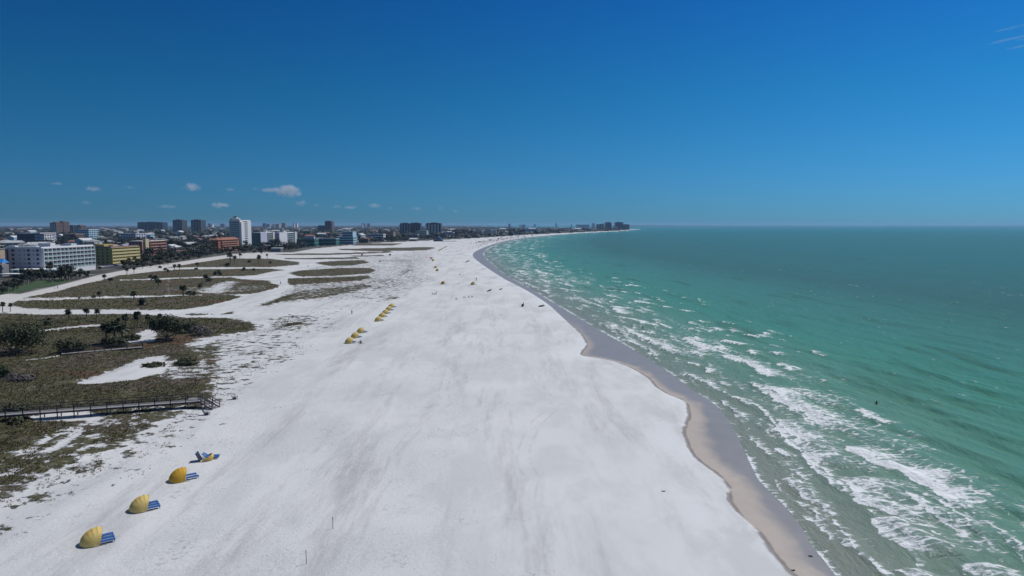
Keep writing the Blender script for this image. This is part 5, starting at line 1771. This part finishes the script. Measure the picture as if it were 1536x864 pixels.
def log(px, py, px2, py2, r, lab):
    a, c = at(px, py), at(px2, py2)
    mid = (a + c) / 2
    b = MB()
    d = c - a
    b.tube([-d / 2, -d / 5 + Vector((0, .1, r * .6)), d / 5 + Vector((0, -.1, r * .9)), d / 2 + Vector((0, 0, r * 1.1))], [r * .6, r, r * .9, r * .4], 7)
    b.tube([d / 5 + Vector((0, 0, r)), d / 4 + Vector((.2, .2, r * 3))], [r * .4, r * .1], 5)
    return tag(b.build('driftwood_log', M['wood'], None, (mid.x, mid.y, gz(mid.x, mid.y) + r * .4), True), lab, 'driftwood')
log(807.5, 460.3, 817, 460, .32, 'dark driftwood log at the edge of the wet sand')
log(730.5, 437.5, 737.5, 436, .35, 'dark driftwood log on dry sand, left of a smaller one')
log(749, 434.8, 753.5, 434.3, .28, 'small driftwood piece on dry sand right of a larger log')
log(698, 393.8, 704.5, 391.6, .4, 'driftwood log on the sand near the far crowd')
log(783, 460.2, 785.5, 460, .55, 'short dark stump on the sand left of the waterline log')

# blue inflatable slide
Y = at(657, 362).y
xc = lateral(657.5, 362, Y)
sc = Y / FOC
t = thing('inflatable_slide', 'dark blue peaked inflatable slide on the sand before the tree line', 'inflatable slide', (xc, Y, 0))
prof = [(-7.5, 0), (-6.6, 1.6), (-4.2, 3.0), (-2.2, 5.6), (-.5, 7.2), (1.2, 6.9), (3.0, 5.0), (5.0, 2.4), (6.8, 1.2), (7.4, 0)]
prof = [(x * sc * .98, z * sc * .98) for x, z in prof]
b = MB()
for s in (-5, 5):
    b.face([(x, s, z) for x, z in (prof if s < 0 else prof[::-1])])
for i in range(len(prof) - 1):
    (x0, z0), (x1, z1) = prof[i], prof[i + 1]
    b.face([(x0, -5, z0), (x1, -5, z1), (x1, 5, z1), (x0, 5, z0)])
b.build('body', M['navy'], t)
b = MB()
for i in range(4, len(prof) - 1):
    (x0, z0), (x1, z1) = prof[i], prof[i + 1]
    b.face([(x0, -3.4, z0 + .3), (x1, -3.4, z1 + .3), (x1, 3.4, z1 + .3), (x0, 3.4, z0 + .3)])
b.build('slide_lane', M['paleblue'], t)
for s in (-4.4, 4.4):
    MB().tube([(x, s, z + .3) for x, z in prof[4:]], .7, 8).build('side_tube', M['blue'], t, smooth=True)
MB().tube([(prof[-1][0], 0, .4), (prof[-1][0] + 20 * sc, 0, .4)], .5, 8).build('run_out', M['navy'], t, smooth=True)

# ------------------------------------------------------------------ people
SKIN = [mat('skin_tan', (.36, .21, .14), .6, .08, 4), mat('skin_brown', (.16, .085, .055), .6, .08, 4)]
HAIR = mat('dark_hair', (.025, .018, .014), .7, .2, 6)
SUIT = [mat('swim_navy', (.02, .025, .06), .7, .1, 4), mat('swim_red', (.35, .04, .04), .7, .1, 4), mat('shirt_white', (.7, .7, .7), .8, .05, 4), mat('swim_teal', (.03, .2, .22), .7, .1, 4), mat('shirt_black', (.02, .02, .022), .8, .1, 4)]
POSES = {
    'standing': dict(pel=(0, 0, .93), spine=(0, 0, 1.18), chest=(0, 0, 1.38), neck=(0, 0, 1.50), head=(.02, 0, 1.64),
                     hipL=(0, .10, .90), kneeL=(.03, .11, .50), ankL=(-.02, .12, .09), toeL=(.16, .14, .04),
                     hipR=(0, -.10, .90), kneeR=(.02, -.11, .50), ankR=(-.04, -.12, .09), toeR=(.14, -.14, .04),
                     shL=(0, .19, 1.40), elL=(-.03, .26, 1.12), wrL=(.06, .27, .88), haL=(.09, .27, .78),
                     shR=(0, -.19, 1.40), elR=(-.03, -.26, 1.12), wrR=(.06, -.27, .88), haR=(.09, -.27, .78)),
    'walking': dict(pel=(0, 0, .91), spine=(.02, 0, 1.16), chest=(.05, 0, 1.36), neck=(.07, 0, 1.48), head=(.11, 0, 1.62),
                    hipL=(0, .10, .88), kneeL=(.20, .10, .50), ankL=(.27, .10, .10), toeL=(.45, .11, .06),
                    hipR=(0, -.10, .88), kneeR=(-.05, -.10, .48), ankR=(-.34, -.10, .16), toeR=(-.22, -.11, .04),
                    shL=(.05, .19, 1.38), elL=(-.10, .24, 1.12), wrL=(-.12, .24, .90), haL=(-.10, .24, .80),
                    shR=(.05, -.19, 1.38), elR=(.10, -.24, 1.10), wrR=(.28, -.23, .95), haR=(.36, -.22, .90)),
    'sitting': dict(pel=(0, 0, .13), spine=(-.04, 0, .38), chest=(-.03, 0, .58), neck=(.0, 0, .70), head=(.05, 0, .84),
                    hipL=(.03, .10, .12), kneeL=(.40, .14, .42), ankL=(.62, .14, .09), toeL=(.80, .15, .05),
                    hipR=(.03, -.10, .12), kneeR=(.42, -.12, .38), ankR=(.68, -.12, .08), toeR=(.86, -.13, .06),
                    shL=(-.03, .19, .60), elL=(.12, .26, .40), wrL=(.32, .18, .38), haL=(.40, .15, .42),
                    shR=(-.03, -.19, .60), elR=(-.16, -.27, .34), wrR=(-.26, -.28, .10), haR=(-.24, -.28, .04)),
    'wading': dict(pel=(0, 0, .93), spine=(0, 0, 1.18), chest=(0, 0, 1.38), neck=(0, 0, 1.50), head=(.02, 0, 1.64),
                   hipL=(0, .10, .90), kneeL=(.05, .11, .50), ankL=(-.02, .12, .09), toeL=(.16, .14, .04),
                   hipR=(0, -.10, .90), kneeR=(.02, -.11, .50), ankR=(-.04, -.12, .09), toeR=(.14, -.14, .04),
                   shL=(0, .19, 1.40), elL=(.05, .40, 1.22), wrL=(.18, .52, 1.10), haL=(.24, .56, 1.06),
                   shR=(0, -.19, 1.40), elR=(.04, -.38, 1.20), wrR=(.20, -.46, 1.06), haR=(.26, -.50, 1.02)),
}
RAD = dict(pel=.145, spine=.125, chest=.15, neck=.055, head=.105, hip=.095, knee=.058, ank=.038, toe=.034, sh=.062, el=.043, wr=.030, ha=.036)
def body_mesh(pose):
    J = POSES[pose]
    names = ['pel'] + [n for n in J if n != 'pel']
    ix = {n: i for i, n in enumerate(names)}
    E = [('pel', 'spine'), ('spine', 'chest'), ('chest', 'neck'), ('neck', 'head')]
    for s in 'LR':
        E += [('pel', 'hip' + s), ('hip' + s, 'knee' + s), ('knee' + s, 'ank' + s), ('ank' + s, 'toe' + s), ('chest', 'sh' + s), ('sh' + s, 'el' + s), ('el' + s, 'wr' + s), ('wr' + s, 'ha' + s)]
    me = bpy.data.meshes.new('skeleton')
    me.from_pydata([J[n] for n in names], [(ix[a], ix[b]) for a, b in E], [])
    o = bpy.data.objects.new('skeleton', me)
    COL.objects.link(o)
    o.modifiers.new('skin', 'SKIN')
    o.modifiers.new('sub', 'SUBSURF').levels = 1
    for n in names:
        r = RAD[n.rstrip('LR')] if n.rstrip('LR') in RAD else RAD[n]
        v = me.skin_vertices[0].data[ix[n]]
        v.radius = (r, r * (1.15 if n in ('pel', 'chest', 'spine') else 1))
        v.use_root = n == 'pel'
    dg = bpy.context.evaluated_depsgraph_get()
    dg.update()
    out = bpy.data.meshes.new_from_object(o.evaluated_get(dg))
    bpy.data.objects.remove(o)
    bpy.data.meshes.remove(me)
    return out
BODY = {p: body_mesh(p) for p in POSES}
PEOPLE = {}
def person_mesh(pose, skin, suit, top):
    key = (pose, skin, suit, top)
    if key in PEOPLE:
        return PEOPLE[key]
    me = BODY[pose].copy()
    me.name = 'person'
    me.materials.clear()
    for m in (SKIN[skin], SUIT[suit], SUIT[top], HAIR):
        me.materials.append(m)
    J = POSES[pose]
    hd, ch, pl, kn = Vector(J['head']), Vector(J['chest']), Vector(J['pel']), Vector(J['kneeL'])
    sp = Vector(J['spine'])
    for f in me.polygons:
        c = f.center
        mi = 0
        if (c - hd).length < .17 and c.z > hd.z - .06 and (c.x < hd.x + .03 or c.z > hd.z + .06):
            mi = 3
        elif min((c - pl).length, (c - (pl * .55 + kn * .45)).length, (c - (pl * .55 + Vector(J['kneeR']) * .45)).length) < .21:
            mi = 1
        elif top < 5 and min((c - ch).length, (c - sp).length) < .2 and abs(c.y) < .2:
            mi = 2
        f.material_index = mi
        f.use_smooth = True
    # a small nose so that the head reads as facing forward
    PEOPLE[key] = me
    return me
def person(px, py, pose, lab, rz, rs_, group=None, z=None, cat='person'):
    zz = SEA_Z if z is not None else 0
    p = at(px, py, zz)
    o = put('person', person_mesh(pose, int(rs_.random() < .25), rs_.randrange(5), rs_.choice([0, 2, 4, 4])), None)
    zg = gz(p.x, p.y) if z is None else zz + z
    o.location = (p.x, p.y, zg)
    o.rotation_euler = (0, 0, rz)
    s = rs_.uniform(.98, 1.08)
    o.scale = (s, s, s)
    return tag(o, lab, cat, group)
rs = random.Random(3)
person(527.8, 471.8, 'standing', 'person in dark clothes standing alone on sand left of the cabana rows', R(60), rs)
person(541.5, 514, 'sitting', 'person sitting on the sand just right of the nearest short-row cabana', R(200), rs)
person(540.2, 516, 'sitting', 'second person sitting on sand close to the nearest short-row cabana', R(30), rs)
person(648.8, 441.8, 'sitting', 'left person of the small trio below the upright golden cabana', R(0), rs)
person(652.5, 441.8, 'sitting', 'seated middle person of the small trio below the golden cabana', R(60), rs)
person(655, 441.4, 'standing', 'standing person of the small trio below the golden cabana', R(180), rs)
person(684, 449.5, 'sitting', 'seated person, leftmost of the low line on open sand', R(0), rs)
person(696, 447, 'sitting', 'seated person in the middle of the low line on open sand', R(20), rs)
person(703, 446.3, 'sitting', 'reclining person near the right of the low line on open sand', R(10), rs)
person(708, 446, 'sitting', 'rightmost seated person of the low line on open sand', R(90), rs)
person(714.5, 421, 'standing', 'person standing behind the lone yellow cabana near the waterline', R(120), rs)
person(689.3, 412, 'sitting', 'seated person alone on the sand above the two lone cabanas', R(0), rs)
person(650, 404, 'standing', 'person standing by the far pair of yellow cabanas', R(0), rs)
person(693, 381.8, 'standing', 'dark figure standing by bags on sand before the far crowd', R(0), rs)
person(695.5, 382.6, 'sitting', 'dark figure seated beside the standing one before the far crowd', R(0), rs)
person(684.5, 376.5, 'sitting', 'seated figure left of the dark pair before the far crowd', R(0), rs)
person(690.5, 376.8, 'sitting', 'seated figure just above the dark pair before the far crowd', R(0), rs)
person(501, 430, 'walking', 'walker on the sand between scrub strips', R(0), rs)
person(462, 401, 'walking', 'walker on the broad sand junction between scrub islands', R(90), rs)
person(421, 427, 'walking', 'walker on the narrow neck of the sand path', R(90), rs)
person(585.5, 384, 'walking', 'lone walker beside the scrub strips far up the beach', R(0), rs)
person(82, 434, 'walking', 'left walker of two on the sandy road below the hotel', R(10), rs)
person(86.5, 433.6, 'walking', 'right walker of two on the sandy road below the hotel', R(10), rs)
person(75.5, 448, 'standing', 'person standing at the edge of the lower sand path', R(0), rs)
person(964, 494.5, 'wading', 'bather wading knee-deep in the breakers halfway along the surf', R(180), rs, None, -.25)
person(1315, 606.5, 'wading', 'lone swimmer waist-deep far out beyond the breakers', R(180), rs, None, -1.0)
for i, (px, py) in enumerate([(853.5, 433.6), (866, 432.2), (879, 433)]):
    person(px, py, 'wading', ['left', 'middle', 'right'][i] + ' of three bathers standing in the water beyond the surf', R(180), rs, None, -.7)
for i, (px, py) in enumerate([(763.5, 407.4), (766, 407)]):
    person(px, py, 'wading', ['left', 'right'][i] + ' of two bathers at the edge of the swash', R(200), rs, None, -.2)
n = 0
while n < 260:
    # the crowd thickens toward the bend of the shore
    px = rs.gauss(742, 24)
    lo = np.interp(px, [690, 705, 720, 735, 750, 770, 800], [366, 365, 363, 361, 359.5, 358, 355])
    hi = np.interp(px, [690, 705, 720, 735, 750, 770, 800], [376, 379, 373, 367, 363, 359, 355.5])
    if not 688 < px < 806:
        continue
    py = lo + (hi - lo) * rs.random() ** .8 - rs.random() * 3.2
    person(px, py, rs.choice(['standing', 'sitting', 'walking', 'sitting']), 'tiny figure in the distant beach crowd by the bend of the shore', rs.uniform(0, 6.28), rs, 'distant crowd at the bend of the shore')
    n += 1
# beach umbrellas in the crowd
def umbrella(m, lab):
    t = thing('beach_umbrella', lab, 'umbrella', (0, 0, -50), 0, 'beach umbrellas in the distant crowd')
    MB().tube([(0, 0, -.2), (.05, 0, 2.2)], .03, 6).build('pole', M['metal'], t)
    b = MB()
    k = 10
    pr = [(0.02, 2.35), (.55, 2.22), (1.0, 1.98), (1.25, 1.72)]
    for i in range(3):
        for j in range(k):
            a0, a1 = 6.283 * j / k, 6.283 * (j + 1) / k
            (r0, z0), (r1, z1) = pr[i], pr[i + 1]
            b.face([(r0 * math.cos(a0), r0 * math.sin(a0), z0), (r1 * math.cos(a0), r1 * math.sin(a0), z1), (r1 * math.cos(a1), r1 * math.sin(a1), z1), (r0 * math.cos(a1), r0 * math.sin(a1), z0)])
    c = b.build('canopy', m, t)
    c.modifiers.new('thick', 'SOLIDIFY').thickness = .02
    return Proto(t)
UM = [umbrella(SUIT[1], 'red beach umbrella in the distant crowd'), umbrella(SUIT[3], 'teal beach umbrella in the distant crowd'), umbrella(SUIT[0], 'navy beach umbrella in the distant crowd'), umbrella(SUIT[2], 'white beach umbrella in the distant crowd')]
for i in range(56):
    px = 706 + 100 * rs.random()
    py = np.interp(px, [700, 720, 740, 770, 806], [366.5, 365.5, 362.5, 358.8, 355]) + rs.uniform(-3.0, .8)
    p = at(px, py)
    UM[rs.choice([0, 0, 1, 2, 2, 2, 2, 3])].place((p.x, p.y, 0), rs.random(), rs.uniform(.9, 1.2))
tt = thing('beach_tent', '', 'tent', (0, 0, -50))
for sx_ in (-1.5, 1.5):
    for sy in (-1.5, 1.5):
        MB().box(-.04, .04, -.04, .04, -.1, 2.1).build('pole', M['metal'], tt, (sx_, sy, 0))
b = MB()
for q in range(4):
    c0 = [(-1.6, -1.6), (1.6, -1.6), (1.6, 1.6), (-1.6, 1.6)][q]
    c1 = [(-1.6, -1.6), (1.6, -1.6), (1.6, 1.6), (-1.6, 1.6)][(q + 1) % 4]
    b.face([(*c0, 2.1), (*c1, 2.1), (0, 0, 3.0)])
    b.face([(*c0, 1.75), (*c1, 1.75), (*c1, 2.1), (*c0, 2.1)])
b.build('canopy', M['navyfab'], tt)
TENT = Proto(tt)
for i in range(30):
    px = 712 + 92 * rs.random() ** .8
    py = np.interp(px, [700, 720, 740, 770, 806], [366.5, 364.5, 362, 358.4, 354.7]) + rs.uniform(-3.2, .3)
    p = at(px, py)
    TENT.place((p.x, p.y, 0), rs.random(), rs.uniform(.8, 1.1), 'dark blue pop-up shade tent in the distant beach crowd', 'pop-up tents in the distant crowd')
p = at(646, 390)
o = UM[0].place((p.x, p.y, 0), .3, 1.1, 'pinkish red umbrella beside the far pair of cabanas')
if 'group' in o:
    del o['group']

# ------------------------------------------------------------------ dune grass (nobody could count it)
def grass(name, n, xr, yr, m, hmin, hmax, seed, lab, blades=7, thr=.1, wide=.05, pw=1.0):
    rg = np.random.default_rng(seed)
    Yp = yr[0] * (yr[1] / yr[0]) ** rg.random(n)
    u = rg.uniform(xr[0], xr[1], n)
    Q = np.column_stack([u * Yp, Yp])
    D = veg_density(Q)
    cl = fbm(Q[:, 0] / 1.6, Q[:, 1] / 1.6, 101, 3) * .6 + fbm(Q[:, 0] / 5, Q[:, 1] / 5, 105, 2) * .4
    keep = (D > .02) & (rg.random(n) < np.clip(D * 1.3, 0, 1) ** pw) & ((cl - .5) * 2.6 + .5 > 1.0 - 1.05 * D)
    Q, D = Q[keep], D[keep]
    Z = gzs(Q)
    n = len(Q)
    V, Fc = [], []
    a = rg.uniform(0, 6.283, (n, blades))
    lean = rg.uniform(.25, .95, (n, blades))
    h = (rg.uniform(hmin, hmax, n) * (.55 + .6 * D))[:, None] * rg.uniform(.6, 1.15, (n, blades))
    off = rg.uniform(0, .16, (n, blades)) * (h / .35)
    bx = Q[:, 0:1] + np.cos(a) * off
    by = Q[:, 1:2] + np.sin(a) * off
    bz = np.repeat(Z[:, None], blades, 1) - .03
    w_ = wide * (h / .35) * rg.uniform(.6, 1.4, (n, blades))
    px_, py_ = -np.sin(a) * w_, np.cos(a) * w_
    tx, ty = bx + np.cos(a) * h * lean, by + np.sin(a) * h * lean
    tz = bz + h * np.sqrt(np.maximum(1 - (lean * .8) ** 2, .1))
    V = np.stack([np.stack([bx - px_, by - py_, bz], -1), np.stack([bx + px_, by + py_, bz], -1), np.stack([tx, ty, tz], -1)], 2).reshape(-1, 3)
    me = bpy.data.meshes.new(name)
    nt3 = len(V)
    me.vertices.add(nt3)
    me.vertices.foreach_set('co', V.astype(np.float32).ravel())
    me.loops.add(nt3)
    me.loops.foreach_set('vertex_index', np.arange(nt3, dtype=np.int32))
    me.polygons.add(nt3 // 3)
    me.polygons.foreach_set('loop_start', np.arange(0, nt3, 3, dtype=np.int32))
    me.polygons.foreach_set('loop_total', np.full(nt3 // 3, 3, np.int32))
    me.update(calc_edges=True)
    me.materials.append(m)
    return tag(put(name, me), lab, name.replace('_', ' '), None, 'stuff')
GR1 = leafmat('dune_grass_green', (0.058, 0.060, 0.017), (0.100, 0.098, 0.032), (0.155, 0.130, 0.055))
GR2 = leafmat('dune_grass_tan', (0.115, 0.100, 0.065), (0.17, 0.15, 0.10), (0.085, 0.068, 0.046))
grass('dune_grass', 85000, (-1.25, -.25), (75, 230), GR1, .14, .40, 1, 'olive dune grass covering the sand ridge around the boardwalks', 7, pw=1.2)
grass('dry_grass', 54000, (-1.25, -.25), (75, 230), GR2, .12, .36, 2, 'straw coloured dry tufts mixed through the dune grass', 6, pw=.8)
grass('scrub_cover', 70000, (-.9, -.1), (200, 700), GR1, .15, .5, 3, 'low olive scrub plants covering the dune flats behind the beach', 6, wide=.09, pw=1.2)

# ------------------------------------------------------------------ clouds: lumpy bodies of thin vapour far beyond the haze
def cloud(px, py, wpx, hpx, D, lab, dens, seed, group=None, sharp=1.0):
    zc = height_at(px, py, D)
    xc_ = lateral(px, py, D)
    k_ = D / FOC
    if 'cloud_body' not in bpy.data.meshes:
        bm = bmesh.new()
        bmesh.ops.create_icosphere(bm, subdivisions=3, radius=1.0)
        me = bpy.data.meshes.new('cloud_body')
        bm.to_mesh(me)
        bm.free()
    key = 'cloud_vapour_%g' % dens
    me = bpy.data.meshes['cloud_body'].copy()
    if key not in MATS:
        k = NM(key)
        k.t.nodes.remove(k.b)
        c = k.n('ShaderNodeTexCoord')
        oi = k.n('ShaderNodeObjectInfo')
        off = k.n('ShaderNodeVectorMath', operation='ADD')
        sc_ = k.n('ShaderNodeVectorMath', operation='MULTIPLY')
        sc_.inputs[1].default_value = (1.5, .8, .75)
        k.link(c.outputs['Object'], sc_.inputs[0])
        k.link(sc_.outputs[0], off.inputs[0])
        k.link(k.math('MULTIPLY', oi.outputs['Random'], 60.0), off.inputs[1])
        nn_ = k.noise(off.outputs[0], 1.5, 5, .62)
        ln_ = k.n('ShaderNodeVectorMath', operation='LENGTH')
        k.link(c.outputs['Object'], ln_.inputs[0])
        r2 = k.math('MULTIPLY', ln_.outputs['Value'], ln_.outputs['Value'])
        q = k.math('SUBTRACT', k.math('MULTIPLY_ADD', nn_, 3.0, -0.95), k.math('MULTIPLY', r2, 1.15))
        dn = k.math('MULTIPLY', k.math('MULTIPLY', q, 1.6, clamp=True), dens * 2.2)
        pv = k.n('ShaderNodeVolumePrincipled')
        pv.inputs['Color'].default_value = (.95, .97, 1, 1)
        k.link(dn, pv.inputs['Density'])
        k.link(pv.outputs[0], k.out.inputs['Volume'])
        MATS[key] = k.m
    me.materials.append(MATS[key])
    o = put('cloud', me, None, (xc_, D, zc))
    o.scale = (wpx * .62 * k_, wpx * .45 * k_, hpx * .75 * k_)
    return tag(o, lab, 'cloud', group)
cloud(432, 287, 44, 18, 20000, 'largest and brightest small white cloud low over the coast', .0016, 3)
cloud(405, 285, 34, 9, 20000, 'thin wisp leading left from the largest white cloud', .0009, 4)
cloud(287, 281, 32, 11, 20000, 'pale puff cloud high over the left suburb, second largest', .0012, 5)
cloud(330, 308, 34, 9, 21000, 'low flat pale cloud above the tall white tower', .0012, 6)
for i, (px, py, w_, h_, d_) in enumerate([(140, 283, 24, 8, .0009), (85, 275, 20, 6, .0005), (193, 281, 16, 6, .0005), (345, 284, 18, 6, .0005), (453, 305, 22, 9, .0009), (474, 308, 14, 5, .0005), (506, 310, 14, 6, .0009), (526, 311, 22, 6, .0009), (561, 309, 22, 9, .0009), (585, 312, 12, 4, .0005), (625, 313, 24, 5, .0005), (661, 312, 12, 7, .0005), (684, 317, 16, 5, .0005), (250, 310, 34, 5, .0005), (128, 304, 18, 5, .0005), (384, 283, 14, 5, .0005)]):
    cloud(px, py, w_, h_, 21000, 'small faint fair-weather cloud low over the town', d_, 20 + i, 'small faint clouds low over the town')
for i, (px, py, w_, h_) in enumerate([(1514, 43, 44, 1.6), (1506, 61, 60, 1.4), (1530, 38, 30, 1.4), (1526, 56, 44, 1.8), (1495, 63, 30, 1.0), (1533, 59, 30, 1.6), (1500, 46, 30, .9), (1528, 70, 40, 2.0)]):
    cloud(px, py, w_, h_, 16000, 'faint streak of high cirrus in the upper right corner', .0005, 50 + i, 'cirrus streaks in the upper right corner').rotation_euler = (0, R(-9), 0)

# ------------------------------------------------------------------ haze
HAZE = 4.0e-5
b = MB().box(-21000, 12000, -400, 18500, -6, 66)
hm = bpy.data.materials.new('coastal_haze')
hm.use_nodes = True
hm.node_tree.nodes.clear()
pv = hm.node_tree.nodes.new('ShaderNodeVolumePrincipled')
pv.inputs['Color'].default_value = (.45, .68, 1.0, 1)
pv.inputs['Density'].default_value = HAZE
oo = hm.node_tree.nodes.new('ShaderNodeOutputMaterial')
hm.node_tree.links.new(pv.outputs[0], oo.inputs['Volume'])
tag(b.build('haze', hm), 'thin pale sea haze lying over the coast', 'haze', None, 'stuff')
